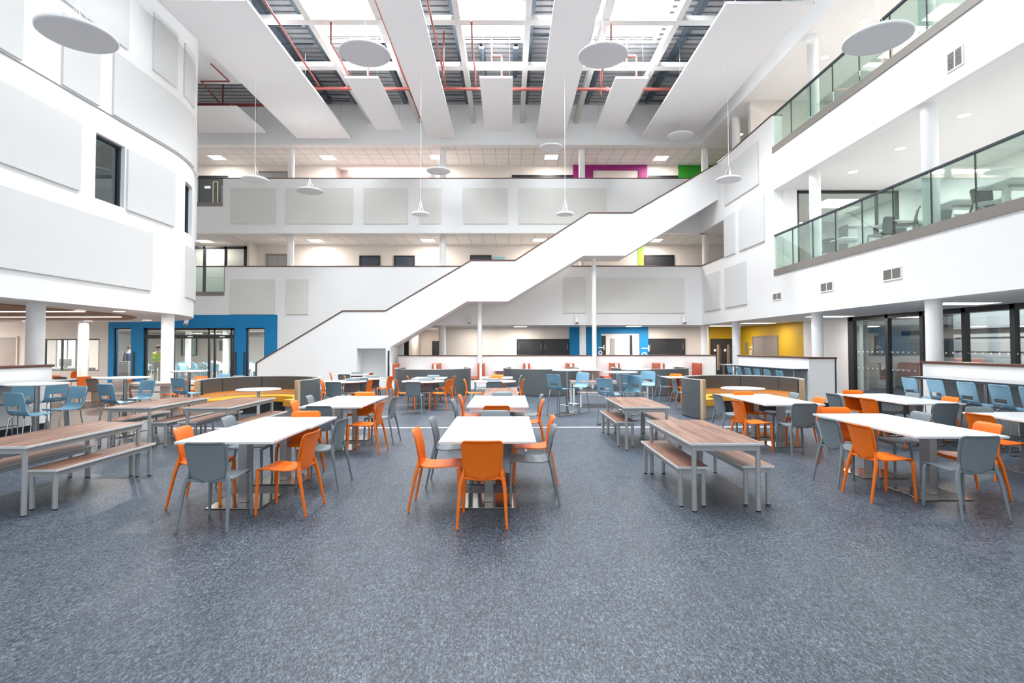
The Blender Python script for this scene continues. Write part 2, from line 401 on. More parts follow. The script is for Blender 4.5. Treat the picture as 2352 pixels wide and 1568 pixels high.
# automatic sliding doors
t = struct(window(nw(), oB[0], oB[1], 0, zdt, YB+.1, mull=(xb(396, 800), xb(478, 800), xb(491, 800), xb(530, 800)), trans=(), g=GLASS, fw=.09))
b = MB(); b.box(oB[0], oB[1], YB-.02, YB+.2, zb(440, 777), zb(440, 769)); hd = b.build('door_%d' % nd(), BLACK, None, False); struct(hd)
for u in (380, 438, 511):
    b = MB(); b.box(xb(u-6, 773), xb(u+6, 773), YB-.05, YB-.02, zb(u, 774.5), zb(u, 771.5), .008); tag(b.build('door_sensor', DOT, None, False), 'small white door sensor on the black header of the sliding entrance doors', 'sensor', 'sensors over the sliding doors')
for u, w_ in ((305, 5), (540, 4), (560, 4)):
    b = MB(); b.box(xb(u, 840), xb(u+w_, 840), YB-.06, YB-.03, 0, zb(500, 807), .004); tag(b.build('corner_guard', CHARC, None, False), 'tall dark guard strip on the blue wall '+{305: 'left of the sliding doors', 540: 'just right of the sliding doors', 560: 'beside the narrow right window'}[u], 'guard')

# room beyond the blue wall (dining hall)
b = MB(); b.box(-30, -5.0, 40, 40.2, 0, 3.6); struct(b.build('wall_back', BEIGE, smooth=False, recentre=False))
b = MB(); b.box(-5.2, -5.0, YB+.3, 40, 0, 3.6); struct(b.build('wall_right', BEIGE, smooth=False, recentre=False))
b = MB(); b.box(-30, -5.0, YB+.3, 46, S1+.3, S1+.33); struct(b.build('ceiling', SOFFIT, smooth=False, recentre=False))
for x in (-22, -17, -12, -8):
    for y in (26.2, 29.5, 34): area(x, y, S1-.03, 1.2, 1.2, 230, col=(1, .93, .87))
window(nw(), PY(417, 800, 39.9).x, PY(452, 800, 39.9).x, 1.1, 2.5, 39.9, mull=(PY(428, 800, 39.9).x,), g=GLASSG)
b = MB(); b.box(PY(505, 800, 36).x, PY(513, 800, 36).x, 35.9, 36, zb(510, 805, 36), zb(510, 782, 36), .01); tag(b.build('wall_screen', CHARC, None, False), 'dark wall screen on the far wall of the dining hall behind the glass doors', 'screen')
for u, yy in ((432, 33.0), (519, 31.0), (560, 34)):
    b = MB(); b.cyl(PY(u, 800, yy).x, yy, 0, S1+.3, .16); tag(b.build('column', WHITE), {432: 'round white column in the dining hall behind the sliding doors, left one', 519: 'round white column in the dining hall just left of the blue pier', 560: 'round white column deep in the dining hall behind the narrow window'}[u], 'column', None)
# reception room seen through the cream wall's window
b = MB(); b.box(-26, -21.2, 29, 29.2, 0, 3.6); struct(b.build('wall_back', BEIGE, smooth=False, recentre=False))
window(nw(), PY(130, 800, 28.9).x, PY(177, 800, 28.9).x, .6, 2.6, 28.9, mull=(PY(146, 800, 28.9).x, PY(156, 800, 28.9).x), g=emit('bright_daylight_pane', (.85, .95, 1), 1.4))
b = MB(); b.box(PY(105, 848, 25.4).x, PY(205, 848, 25.4).x, 25.0, 25.8, .0, .75, .02); tag(b.build('reception_desk', CHARC, None, False), 'dark reception desk inside the window left of the blue entrance', 'desk')
b = MB(); b.box(-.28, .28, -.03, .03, .08, .42, .02); b.box(-.04, .04, -.02, .02, 0, .1); mo = b.build('desk_monitor', CHARC); mo.location = (PY(152, 840, 25.4).x, 25.35, .75); tag(mo, 'dark monitor standing on the desk inside the window', 'monitor')

# ------------------------------------------------------------------ corridor back walls
zc = YC
b = MB(); b.box(xb(1008, 780, zc), 12, zc, zc+.2, 0, S1+.02)
wb0 = b.build('wall_back', BEIGE, smooth=False, recentre=False); struct(wb0)
# blue servery wall with hatch, white corridor seen through it
b = MB(); hx0, hx1 = xb(1380, 790, zc), xb(1468, 790, zc); bx0, bx1 = xb(1308, 780, zc), xb(1488, 780, zc)
wallpieces(b, bx0, bx1, 0, S1, [(hx0, hx1, 0, zb(1420, 766, zc))], zc-.08, zc-.005); struct(b.build('wall_back', BLUEW, smooth=False, recentre=False))
b = MB(); b.box(hx0, hx1, zc-.04, zc-.004, 0, zb(1420, 766, zc)); lob = b.build('wall_back', mat('bright_cream_paint', (.78, .74, .70), .6), smooth=False, recentre=False); struct(lob)
b = MB(); b.box(hx0+.02, xb(1391, 790, zc), zc-.06, zc-.04, 0, zb(1385, 771, zc)); door_l = struct(b.build('door_%d' % nd(), CHARC, None, False))
b = MB(); b.box(xb(1401, 790, zc), xb(1412, 790, zc), zc-.06, zc-.04, 0, zb(1405, 777, zc)); struct(b.build('door_%d' % nd(), GREYW, None, False))
b = MB(); b.box(xb(1446, 790, zc), xb(1452, 790, zc), zc-.06, zc-.04, .9, zb(1448, 770, zc)); struct(b.build('door_%d' % nd(), CHARC, None, False))
def discs(lf, a, lw, h, i, n=2):
    b = MB(); x = a+lw-.09 if i % 2 == 0 else a+.09
    b.tube([(x, -.036, 1.05), (x, -.03, 1.05)], .055, 16); b.build('door_sign', mat('pale_blue_sign', (.3, .5, .75), .5), lf, False)
    b = MB(); x = a+.04 if i % 2 == 0 else a+lw-.04
    b.box(x-.012, x+.012, -.04, -.03, 1.55, 1.85); b.build('hinge', STEEL, lf, False)
door(nd(), xb(1187, 790, zc), xb(1247, 790, zc), 0, zb(1240, 778.5, zc), zc-.01, CHARC, BLACK, 2, discs)
door(nd(), xb(1247, 790, zc), xb(1307, 790, zc), 0, zb(1240, 778.5, zc), zc-.01, CHARC, BLACK, 2, discs)
door(nd(), xb(1489, 790, zc), xb(1573, 790, zc), 0, zb(1530, 777.5, zc), zc-.01, CHARC, BLACK, 2, discs)
def lettering(txt, x, y, z, size, m, label, rot, name='wall_lettering'):
    c = bpy.data.curves.new(name, 'FONT'); c.body = txt; c.size = size; c.extrude = .008; c.space_character = 1.05; c.offset = .004; c.materials.append(m)
    c.fill_mode = 'BOTH'; tmp = bpy.data.objects.new(name, c); C.objects.link(tmp); me = bpy.data.meshes.new_from_object(tmp); bpy.data.objects.remove(tmp)
    o = bpy.data.objects.new(name, me); C.objects.link(o); o.location = (x, y, z); o.rotation_euler = rot; return tag(o, label, 'lettering')
lettering('Toilets', xb(1374.5, 800, zc-.1), zc-.1, zb(1376, 792, zc), .42, DOT, 'white Toilets lettering reading downwards left of the blue servery opening', (rad(90), rad(90), 0))
lettering('Toilets', xb(1474, 800, zc-.1), zc-.1, zb(1480, 792, zc), .54, DOT, 'white Toilets lettering reading downwards right of the blue servery opening', (rad(90), rad(90), 0))
# left end: opening to a side corridor
b = MB(); b.box(-6, xb(1012, 780, 31), 31, 31.2, 0, S1); struct(b.build('wall_back', BEIGE, smooth=False, recentre=False))
b = MB(); b.box(xb(1008, 780, zc), xb(1008, 780, zc)+.15, zc, 31, 0, S1); struct(b.build('wall_right', BEIGE, smooth=False, recentre=False))
b = MB(); b.arcband(-7.6, 28.6, 2.0, 2.15, -30, 60, 0, S1); struct(b.build('wall_left', BEIGE, recentre=False))
b = MB(); b.box(-6, -3, YC, 31, S1, S1+.02); struct(b.build('ceiling', SOFFIT, smooth=False, recentre=False))
door(nd(), xb(993, 790, 31), xb(1010, 790, 31), 0, zb(1000, 783, 31), 30.98, CHARC, CHARC)
door(nd(), xb(918, 790, 25.6), xb(939, 790, 25.6), 0, 2.05, 25.6, CHARC, BLACK)
area(-4.6, 29, S1-.03, .3, 1.5, 45, col=(1, .88, .78))

# level 1 and level 2 corridor walls
b = MB(); b.box(-30, 12, zc, zc+.2, F1, S2); struct(b.build('wall_back', BEIGE, smooth=False, recentre=False))
rx0, rx1 = xb(770, 390, zc), xb(1000, 390, zc)
b = MB(); b.box(-30, rx0, zc, zc+.2, F2, S3); b.box(rx1, 12, zc, zc+.2, F2, S3); b.box(rx0, rx1, zc, zc+.2, zb(900, 381.5, zc), S3); struct(b.build('wall_back', BEIGE, smooth=False, recentre=False))
b = MB(); b.box(rx0-.5, rx1+.5, 27.6, 27.8, F2, S3); b.box(rx0-.2, rx0, zc+.2, 27.6, F2, S3); b.box(rx1, rx1+.2, zc+.2, 27.6, F2, S3); struct(b.build('wall_back', PINKISH, smooth=False, recentre=False))
b = MB(); p0, p1 = PY(800, 389.5, 27.52), PY(990, 389.5, 27.52); p0.z = 10.60; b.box(p0.x, p1.x, 27.52, 27.6, 10.55, 10.63); tag(b.build('strip_light', LENS, None, False), 'long thin lit strip light in the rosy recess of the top back gallery', 'light')
area((p0.x+p1.x)/2, 27.25, 10.6, 3.5, .3, 60, col=(1, .85, .82))
# magenta and green
mx0, mx1 = xb(1316, 390, zc), xb(1486, 390, zc)
b = MB(); wallpieces(b, mx0, mx1, F2, S3, [(xb(1362, 390, zc), xb(1466, 390, zc), F2, zb(1400, 391.5, zc))], zc-.06, zc-.005); struct(b.build('wall_back', MAGENTA, smooth=False, recentre=False))
b = MB(); b.box(xb(1557.5, 390, zc), 12, zc-.04, zc-.005, F2, S3); struct(b.build('wall_back', GREEN, smooth=False, recentre=False))
b = MB(); b.box(xb(1465, 590, zc), xb(1477, 590, zc), zc-.04, zc-.005, F1, S2); struct(b.build('wall_back', LIME, smooth=False, recentre=False))
for u0_, u1_, v, z0, y_, m_, f_, lf in ((1176, 1316, 402.5, F2, zc-.01, CHARC, BLACK, 2), (1488, 1557, 403.5, F2, zc-.01, CHARC, BLACK, 1), (593, 662, 394, F2, zc-.01, PLATE, DOORB, 2),
                       (612, 661, 583, F1, zc-.01, PLATE, DOORB, 2), (826, 874, 587, F1, zc-.01, NAVY, CHARC, 1), (905, 953, 587, F1, zc-.01, NAVY, CHARC, 1),
                       (1080, 1129, 586, F1, zc-.01, NAVY, CHARC, 1), (1479, 1548, 586, F1, zc-.01, CHARC, BLACK, 2)):
    door(nd(), xb(u0_, v, zc), xb(u1_, v, zc), z0, zb(900, v, zc), y_, m_, f_, lf)
def vision(lf, a, lw, h, i):
    b = MB(); b.box(a+lw*.52, a+lw*.66, -.04, -.03, .6, h-.35); f = b.build('vision_panel', GLASSD, lf, False)
    b = MB(); x0, x1 = a+lw*.49, a+lw*.69
    b.box(x0, x0+.03, -.045, -.03, .55, h-.3); b.box(x1-.03, x1, -.045, -.03, .55, h-.3); b.box(x0, x1, -.045, -.03, h-.32, h-.29); b.build('panel_frame', OAK, lf, False)
    b = MB(); b.box(a+lw*.83, a+lw*.87, -.07, -.05, .7, 1.6, .01); b.build('pull_handle', STEEL, lf, False)
    b = MB(); b.box(a+lw*.18, a+lw*.40, -.035, -.03, 1.45, 1.57); b.build('door_sign', DOT, lf, False)
door(nd(), xb(457, 440, zc), xb(524, 440, zc), F2, zb(480, 404, zc), zc-.01, CHARC, BLACK, 1, vision)
# glazed screen at level 1 far left, with the room beyond
window(nw(), xb(430, 590, 25.9), xb(567, 590, 25.9), F1, zb(500, 566, 25.9), 25.9, mull=(xb(470, 590, 25.9), xb(519, 590, 25.9)), g=GLASS, dots=(5.05, 5.6), fw=.12)
b = MB(); b.box(xb(567, 590, 25.9), xb(567, 590, 25.9)+.12, 25.9, zc, F1, S2); struct(b.build('wall_left', BEIGE, smooth=False, recentre=False))
b = MB(); b.box(xb(1135, 590, zc), xb(1160, 590, zc), zc-.05, zc-.02, zb(1150, 597, zc)-.5, zb(1150, 590, zc)); nb = tag(b.build('noticeboard', mat('pale_blue_notice', (.25, .6, .7), .6), None, False), 'pale blue and yellow noticeboard on the level one gallery wall', 'noticeboard')
b = MB(); b.box(-.25, .25, -.012, 0, .42, .52); yb_ = b.build('yellow_band', YELLOW, nb, False); yb_.location = (0, -.02, 0)

# ------------------------------------------------------------------ right facade
def struct_box(name, m, *bx):
    b = MB()
    for q in bx: b.box(*q)
    return struct(b.build(name, m, smooth=False, recentre=False))
B1, B2 = 3.96, 7.92   # bottoms of the taupe strips
struct_box('wall_right', WHITE, (XR, XR+.3, YFRONT, YD, S1, B1), (XR, XR+.3, YD, 21.42, S1, R1), (XR, XR+.3, YD, 21.42, R1, S2), (XR, XR+.3, 21.42, YB, S1, R1-.04))
struct_box('wall_right', WHITE, (XR, XR+.3, YFRONT, YD, S2, B2), (XR, XR+.3, YD, YB, S2, R2-.04))
struct_box('wall_right', WHITE, (XR, XR+.25, YFRONT, YB+.3, S3, 12.5))
struct_box('trim_4', BROWN, (XR-.03, XR+.33, YD, YB, R2-.04, R2), (XR-.03, XR+.33, 21.42, YB, R1-.04, R1))
# decks and ceilings on the right
struct_box('floor', FLOORUP, (XR+.3, 13.2, YFRONT, YB+.3, S1+.02, F1-.12)); struct_box('floor', FLOORUP, (XR+.3, 16, YFRONT, YB+.3, S2+.02, F2-.12))
struct_box('ceiling', SOFFIT, (XR+.3, 13.2, YFRONT, YB+.3, S1, S1+.02)); struct_box('ceiling', SOFFIT, (XR+.3, 13.2, YFRONT, YB+.3, S2, S2+.02)); struct_box('ceiling', SOFFIT, (XR+.25, 16.2, YFRONT, YB+.3, S3, S3+.02))
struct_box('ceiling', WHITE, (XR+.25, 16.2, YFRONT, YB+.3, S3+.02, S3+.25))
# glass balustrades
def balus(lab, z0, z1, ys):
    t = thing('balustrade', lab, 'balustrade', (XR, 0, z0))
    b = MB(); b.box(-.03, .1, YFRONT, YD, -.0, .2); b.build('base_trim', TRIMB, t, False)
    for y0, y1 in zip(ys, ys[1:]):
        b = MB(); b.box(.03, .05, y0+.012, y1-.012, .2, z1-z0-.05); b.build('glass_pane', GLASSG, t, False)
    for y0 in ys[1:-1]: b = MB(); b.box(.028, .052, y0-.009, y0+.009, .2, z1-z0-.05); b.build('pane_joint', CHARC, t, False)
    b = MB(); b.box(.0, .07, YFRONT, YD, z1-z0-.05, z1-z0, .008); b.build('handrail', NAVY, t, False)
y1s = [YD]+[PX(u, v, XR).y for u, v in ((1818, 560), (1864, 560), (1916, 540), (1977, 520), (2048, 500), (2135, 470), (2237, 440))]+[7.5, 6.3, 5.1, 3.9, 2.7, 1.5, .3, YFRONT]
balus('long green-tinted glass balustrade of the first floor balcony on the right', B1, R1, y1s)
y2s = [YD]+[PX(u, v, XR).y for u, v in ((1814, 250), (1858, 230), (1909, 200), (1970, 160), (2041, 130), (2125, 60))]+[9.6, 8.4, 7.2, 6, 4.8, 3.6, 2.4, 1.2, 0, YFRONT]
balus('long green-tinted glass balustrade of the top floor balcony on the right', B2, R2, y2s)
# rooms behind the first floor balcony
struct_box('wall_right', WHITE, (XR+.3, XR+.75, YD-.02, YD+.2, F1-.12, S2))
struct_box('wall_back', PINKISH, (XR+.3, 13.2, 21.9, 22.1, F1-.12, S2))
struct_box('wall_back', WHITE, (12.6, 13.2, YD, YD+.2, F1-.12, S2))
window(nw(), XR+.75, 12.6, F1-.1, S2-.02, YD+.05, mull=(11.9,), g=GLASS, fw=.07)
b = MB(); zz0, zz1 = F1-.12, S2
for y0, y1 in ((YFRONT, -1.0), (1.0, 2.0), (4.0, 5.0), (7.0, 7.6), (9.6, 10.4), (12.6, 14.6)): b.box(13.2, 13.4, y0, y1, S1, zz1)
b.box(13.2, 13.4, YFRONT, 14.6, S1, F1+.6); b.box(13.2, 13.4, 14.6, YD+5, S1, zz1); struct(b.build('wall_right', WHITE, smooth=False, recentre=False))
struct_box('wall_right', BEIGE, (16, 16.2, YFRONT, YB, F2-.12, S3)); struct_box('wall_back', BEIGE, (XR+.3, 16, 19.6, 19.8, F2-.12, S3))
WR = MB()
for y0, y1 in ((-1.0, 1.0), (2.0, 4.0), (5.0, 7.0), (7.6, 9.6), (10.4, 12.6)):
    for y in (y0, (y0+y1)/2, y1): WR.box(13.22, 13.38, y-.07, y+.07, F1+.6, S2)
WR.box(13.22, 13.38, YFRONT, 12.6, S2-.12, S2)
fr = WR.build('window_%d' % nw(), NAVY, None, False, recentre=False); struct(fr)
for y in (2, 5.5, 9, 12.5, 16):
    area(11.4, y, S2-.05, 1.2, 1.2, 90, col=(1, .98, .96)); area(12, y, S3-.05, 1.2, 1.2, 170, col=(1, .96, .92))
area(12, 19.8, S2-.05, 1.2, 1.2, 50, col=(1, .9, .85))

# ground floor right: glazing, yellow wall, white pier
g0, g1 = 18.0, YFRONT
t = bpy.data.objects.new('window_%d' % nw(), None); C.objects.link(t); t.location = (XG, 0, 0); struct(t)
b = MB(); ms = [18.0, PX(2041, 790, XG).y, PX(2121, 790, XG).y, PX(2219, 790, XG).y, PX(2332, 790, XG).y, 9.6, 7.8, 6.0, 4.2, 2.4, .6, YFRONT]
for i, y in enumerate(ms): b.box(-.06, .06, y-.06-(.16 if i == 0 else 0), y+.06, 0, S1)
b.box(-.06, .06, YFRONT, 18.0, S1-.12, S1); b.box(-.06, .06, YFRONT, 18, 0, .06); b.build('window_frame', BLACK, t, False)
b = MB(); b.box(-.006, .006, YFRONT, 18, .05, S1-.1); b.build('window_pane', GLASS, t, False)
b = MB()
for z in (1.0, 1.52):
    y = 9.0
    while y < 17.7:
        b.tube([(-.012, y, z), (-.008, y, z)], .022, 10); y += .22
b.build('safety_dots', DOT, t, False)
struct_box('wall_right', WHITE, (XG-.05, XG+.3, 18.0, 20.8, 0, S1))
struct_box('wall_right', YELLOW, (XG-.05, XG+.3, 20.8, YC, 0, S1))
struct_box('wall_back', YELLOW, (xb(1629, 760, zc), XG, zc-.05, zc-.005, 0, S1))
door(nd(), xb(1631, 800, zc), xb(1683, 800, zc), 0, zb(1650, 778, zc), zc-.06, CHARC, BLACK, 2, vision)
def doorX(n, y0, y1, z1, x, m, frame, leafs):
    t = bpy.data.objects.new('door_%d' % n, None); C.objects.link(t); t.location = (x, (y0+y1)/2, 0); struct(t); h = (y1-y0)/2
    b = MB(); b.box(-.05, 0, -h, h, z1-.05, z1); b.box(-.05, 0, -h, -h+.05, 0, z1-.05); b.box(-.05, 0, h-.05, h, 0, z1-.05); b.build('door_frame', frame, t, False)
    lw = (2*h-.1)/leafs
    for i in range(leafs):
        b = MB(); b.box(-.035, -.01, -h+.05+lw*i+.01, -h+.05+lw*(i+1)-.01, 0, z1-.06, .003); b.build('door_leaf', m, t, False)
ya, yb2 = PX(1788, 790, XG-.05).y, PX(1731, 790, XG-.05).y
doorX(nd(), ya, yb2, PX(1760, 771, XG-.05).z, XG-.06, DOORB, TRIMB, 2)
lettering('Toilets', XG-.07, PX(1724, 795, XG-.07).y+.1, PX(1724, 791, XG-.07).z, .42, DOT, 'white Toilets lettering on the yellow wall beside the brown double doors', (rad(90), rad(90), rad(-90)))
b = MB(); y_ = PX(1715, 800, XG-.06).y; b.box(XG-.08, XG-.055, y_-.12, y_+.12, 1.35, 1.9, .005); tag(b.build('wall_sign', TRIMB, None, False), 'small grey sign panel on the yellow wall beside its lettering', 'sign')
# lobby and courtyard outside the glazing
area(15.1, 9, 3.45, 3.0, 22, 520, col=(.92, .97, 1))  # added unseen panel light, brightens the courtyard in place of open sky
struct_box('wall_right', BRICK, (16.6, 16.9, YFRONT, 30, 0, 3.6)); struct_box('wall_right', WHITE, (XG+.3, 13.2, 20.2, 20.4, 0, S1))
b = MB()
for y in (11.2, 13.6, 16.6): b.box(13.4, 13.55, y-.1, y+.1, 0, 2.9)
b.box(13.4, 13.55, YFRONT, 18.5, 2.05, 2.2); b.box(13.4, 13.55, YFRONT, 18.5, 2.75, 2.9); struct(b.build('window_%d' % nw(), NAVY, None, False, recentre=False))
b = MB()
for z in (.3, .7, 1.1, 1.5, 1.9): b.box(13.42, 13.5, 13.9, 16.3, z, z+.05)
tag(b.build('slatted_gate', CHARC, None, False), 'dark horizontal-bar gate outside the glazing on the right', 'gate')
b = MB(); b.box(13.7, 14.6, 16.6, 18.2, 0, 1.3, .02); tag(b.build('planter_box', CORAL, None, False), 'terracotta planter block outside the glass beyond the white pier', 'planter')

# ------------------------------------------------------------------ roof
ZR = 12.45
deck = MB()
def deckpatch(x0, x1, y0, y1):
    # trapezoid ribs running left-right
    n = max(1, int((y1-y0)/.3)); st = (y1-y0)/n
    for i in range(n):
        y = y0+i*st; deck.box(x0, x1, y, y+st*.62, ZR, ZR+.04); deck.box(x0, x1, y+st*.62, y+st, ZR+.05, ZR+.09)
XL = -30
cuts = [(a, b_) for a, b_ in SKY_X]
yh = [(16.65, 18.8), (12.1, 16.2), (6.4, 11.1), (.9, 5.6)]
ysort = [(.9, 5.6), (6.4, 11.1), (12.1, 16.2), (16.65, 18.8)]
prev = YFRONT
for y0, y1 in ysort+[(YB, YB)]:
    if y0 > prev: deckpatch(-14, 9, prev, y0)
    if y1 > y0:
        xx = -14
        for a, b_ in cuts: deckpatch(xx, a, y0, y1); xx = b_
        deckpatch(xx, 9, y0, y1)
    prev = y1
xx_ = [-14]+[v for p_ in SKY_X for v in p_]+[9]
for i_ in range(0, 8, 2): deck.box(xx_[i_], xx_[i_+1], YFRONT, YB, ZR+.08, ZR+.12)
for a, b_ in SKY_X:
    pv = YFRONT
    for y0, y1 in ysort+[(YB, YB)]: deck.box(a, b_, pv, y0, ZR+.08, ZR+.12); pv = y1
struct(deck.build('ceiling', DECK, smooth=False, recentre=False))
up = MB()
for a, b_ in SKY_X:
    for y0, y1 in ysort:
        up.box(a-.06, a, y0-.06, y1+.06, ZR-.08, 13.15); up.box(b_, b_+.06, y0-.06, y1+.06, ZR-.08, 13.15); up.box(a, b_, y0-.06, y0, ZR-.08, 13.15); up.box(a, b_, y1, y1+.06, ZR-.08, 13.15)
struct(up.build('trim_5', RAFTE, smooth=False, recentre=False))
struct_box('ceiling', WHITE, (-30, -14, YFRONT, YB, ZR, ZR+.1), (9, 30, YFRONT, YB, ZR, ZR+.1))
bx = [-6.1, -3.95, -1.55, .6, 3.0, 5.2]
ordn = ['first', 'second', 'third', 'fourth', 'fifth', 'sixth']
for i, x in enumerate(bx):
    b = MB(); b.box(x-.09, x+.09, YFRONT, YB, 11.65, 11.95)
    tag(b.build('roof_beam', BEAMW, None, False), 'cream steel beam running towards the back wall, %s from the left' % ordn[i], 'beam')
for i, (y0, y1) in enumerate(((16.28, 16.55), (19.0, 19.3), (11.3, 11.6), (5.8, 6.1))):
    b = MB(); b.box(-9.4, XR, y0, y1, 11.62, 11.78)
    tag(b.build('roof_beam', BEAMW, None, False), ['cream cross beam in front of the farther row of skylights', 'cream cross beam behind the skylights, nearest the back wall', 'cream cross beam between the two nearest rows of skylights', 'cream cross beam nearest the photographer'][i], 'beam')
for i, x in enumerate([PY(u_, 252, 23.3).x for u_ in (757, 819, 932, 1075)]+[PZ(1109, 140, 12.2).x, PZ(1184, 140, 12.2).x]+[PY(u_, 252, 23.3).x for u_ in (1208, 1348, 1487)]+[7.4]):
    y0 = 18.9 if i in (2, 4, 5, 7) else 6.5; ye = 21.0 if i in (4, 5) else 23.3
    b = MB(); b.box(x-.09, x+.09, y0, ye, 12.2, 12.28); b.box(x-.09, x-.07, y0, ye, 12.28, ZR); b.box(x+.07, x+.09, y0, ye, 12.28, ZR)
    tag(b.build('steel_channel', STEELB, None, False), 'slate grey steel channel running front to back under the roof deck, %s from the left' % (ordn+['seventh', 'eighth', 'ninth', 'tenth'])[i], 'channel')
for i in range(26):
    y = 9.4+i*.54
    for x0, x1 in ((-9.2, -6.75), (-4.1, -1.8), (.7, 2.65), (5.4, 8.3)):
        if (i*7+int(x0*3)) % 5 == 0 or any(abs(y-q) < .35 for q in (11.45, 16.4, 19.15)): continue
        if x0 in (-4.1, .7): x0_, x1_ = x0+.9*((i*3) % 2), x1
        else: x0_, x1_ = x0, x1
        b = MB(); b.box(x0_, x1_, y, y+.045, 12.15, 12.2)
        w_ = {-9.2: 'beside the wide left raft', -4.1: 'right of the left long raft', .7: 'left of the right long raft', 5.4: 'above the wide right raft'}[x0]
        tag(b.build('cross_strut', STEELB, None, False), 'thin slate grey cross strut under the roof deck '+w_, 'strut', 'thin cross struts '+w_)
# rafts
ZF = 10.7
rafts = [(-9.12, -6.8, 13.95, 23.3, ZF, 'widest white hanging raft on the left, beside the curved drum'), (-5.5, -4.36, 18.03, 22.4, ZF, 'short narrow white raft right of the wide left raft'),
 (-3.45, -2.3, 9.4, 23.2, ZF, 'long narrow white raft left of the centre short raft'), (-.98, .15, 18.0, 22.5, ZF, 'short narrow white raft in the centre of the roof'),
 (1.2, 2.4, 9.4, 23.25, ZF, 'long narrow white raft right of the centre short raft'), (3.6, 4.72, 18.02, 22.45, ZF, 'short narrow white raft left of the wide right raft'),
 (5.73, 8.05, 14.03, 23.25, ZF, 'widest white hanging raft on the right, above the stair head'), (-13.3, -10.2, 20.28, 22.7, ZF, 'white raft half hidden behind the top of the curved drum'),
 (-14.5, -9.35, 12.5, 20.3, 11.6, 'broad white ceiling board above the curved drum')]
for x0, x1, y0, y1, z, lab in rafts:
    t = thing('ceiling_raft', lab, 'ceiling panel', ((x0+x1)/2, (y0+y1)/2, z)); w2, l2 = (x1-x0)/2, (y1-y0)/2
    b = MB(); b.box(-w2+.01, w2-.01, -l2+.01, l2-.01, 0, .06); b.build('raft_board', RAFT, t, False)
    b = MB(); b.box(-w2, -w2+.012, -l2, l2, -.002, .07); b.box(w2-.012, w2, -l2, l2, -.002, .07); b.box(-w2, w2, -l2, -l2+.012, -.002, .07); b.box(-w2, w2, l2-.012, l2, -.002, .07); b.build('raft_edge', RAFTE, t, False)
    b = MB()
    for sx in (-.8, .8):
        for sy in (-.85, 0, .85): b.tube([(sx*w2, sy*l2, .06), (sx*w2, sy*l2, ZR-z-.02)], .004, 6)
    b.build('suspension_wire', STEEL, t, False)
# sprinkler pipes
def P11(u, v, z=11.1): return PZ(u, v, z)
zp = 11.1
b = MB(); b.tube([(-9.3, 19.6, zp), (5.9, 19.62, zp), (6.0, 19.66, zp-.02), (6.05, 19.72, zp-.1), (6.05, 19.74, zp-.35)], .058, 12)
for u in (1201, 1395, 795): b.tube([(P11(u, 203).x-.05, 19.6, zp), (P11(u, 203).x+.05, 19.6, zp)], .075, 12)
tag(b.build('sprinkler_pipe', RED), 'thick dark red sprinkler main running straight across below the roof', 'pipe')
runs = [([(598, -12), (655, 75), (735, 200)], 'red branch pipe beside the wide left raft, joining the main'), ([(850, -30), (893, 80), (925, 170), (938, 200)], 'red branch pipe along the left edge of the left long raft'),
 ([(980, -5), (1003, 100), (1021, 178), (1022, 203)], 'red branch pipe along the right edge of the left long raft'), ([(760, 47), (760, 98), (800, 170), (802, 200)], 'red branch pipe crossing the left skylight'),
 ([(1083, 47), (1085, 112), (1092, 165), (1092, 203)], 'red branch pipe crossing the centre skylight'), ([(1404, 55), (1403, 100), (1383, 165), (1381, 203)], 'red branch pipe crossing the right skylight'),
 ([(938, 205), (952, 235), (965, 272)], 'red pipe continuing from the main towards the back wall at the left long raft')]
for pts, lab in runs:
    b = MB(); b.tube([PZ(u, v, zp+.06) for u, v in pts], .032, 10); tag(b.build('sprinkler_pipe', RED), lab, 'pipe')
for x, lab in ((-5.0, 'left'), (-.45, 'centre'), (4.15, 'right')):
    b = MB(); b.tube([(x-.12, 18.3, 12.2), (x-.12, 18.3, 11.3), (x-.1, 18.3, 11.2)], .03, 8); b.tube([(x-.12, 18.3, 11.55), (x-.1, 18.3, 11.62), (x+.2, 18.3, 11.62), (x+.22, 18.3, 11.55), (x+.22, 18.3, 10.85)], .035, 8)
    tag(b.build('sprinkler_pipe', RED), 'red hooped pipe drop just in front of the short %s raft' % lab, 'pipe')
b = MB(); pa, pb = PZ(440, 240.5, 11.1), PZ(606, 241.5, 11.1); b.tube([pa, pb], .06, 12); pc = PZ(511, 240, 11.1); b.tube([(pc.x, pa.y, 11.1), (pc.x, pa.y, ZR)], .03, 8); tag(b.build('sprinkler_pipe', mat('dark_red_pipe', (.16, .02, .02), .5)), 'thick dark red pipe right of the curved drum, over the half-hidden raft', 'pipe')
for u, v, lab in ((1019, 135, 'beside the left long raft'), (1380, 190, 'beside the short right raft'), (1690, -5, 'above the near edge of the wide right raft')):
    p = PZ(u, v, 11.5); b = MB(); b.tube([(p.x, p.y, 10.95), (p.x, p.y, ZR)], .028, 8); tag(b.build('sprinkler_pipe', RED), 'short vertical red pipe dropper '+lab, 'pipe')
b = MB(); b.tube([PZ(485, 147, 11.4), PZ(527, 187, 11.4), PZ(462, 187, 11.4), PZ(503, 235, 11.2)], .03, 8, cap=True); tag(b.build('sprinkler_pipe', RED), 'zigzag dark red pipe under the ceiling right of the curved drum', 'pipe')

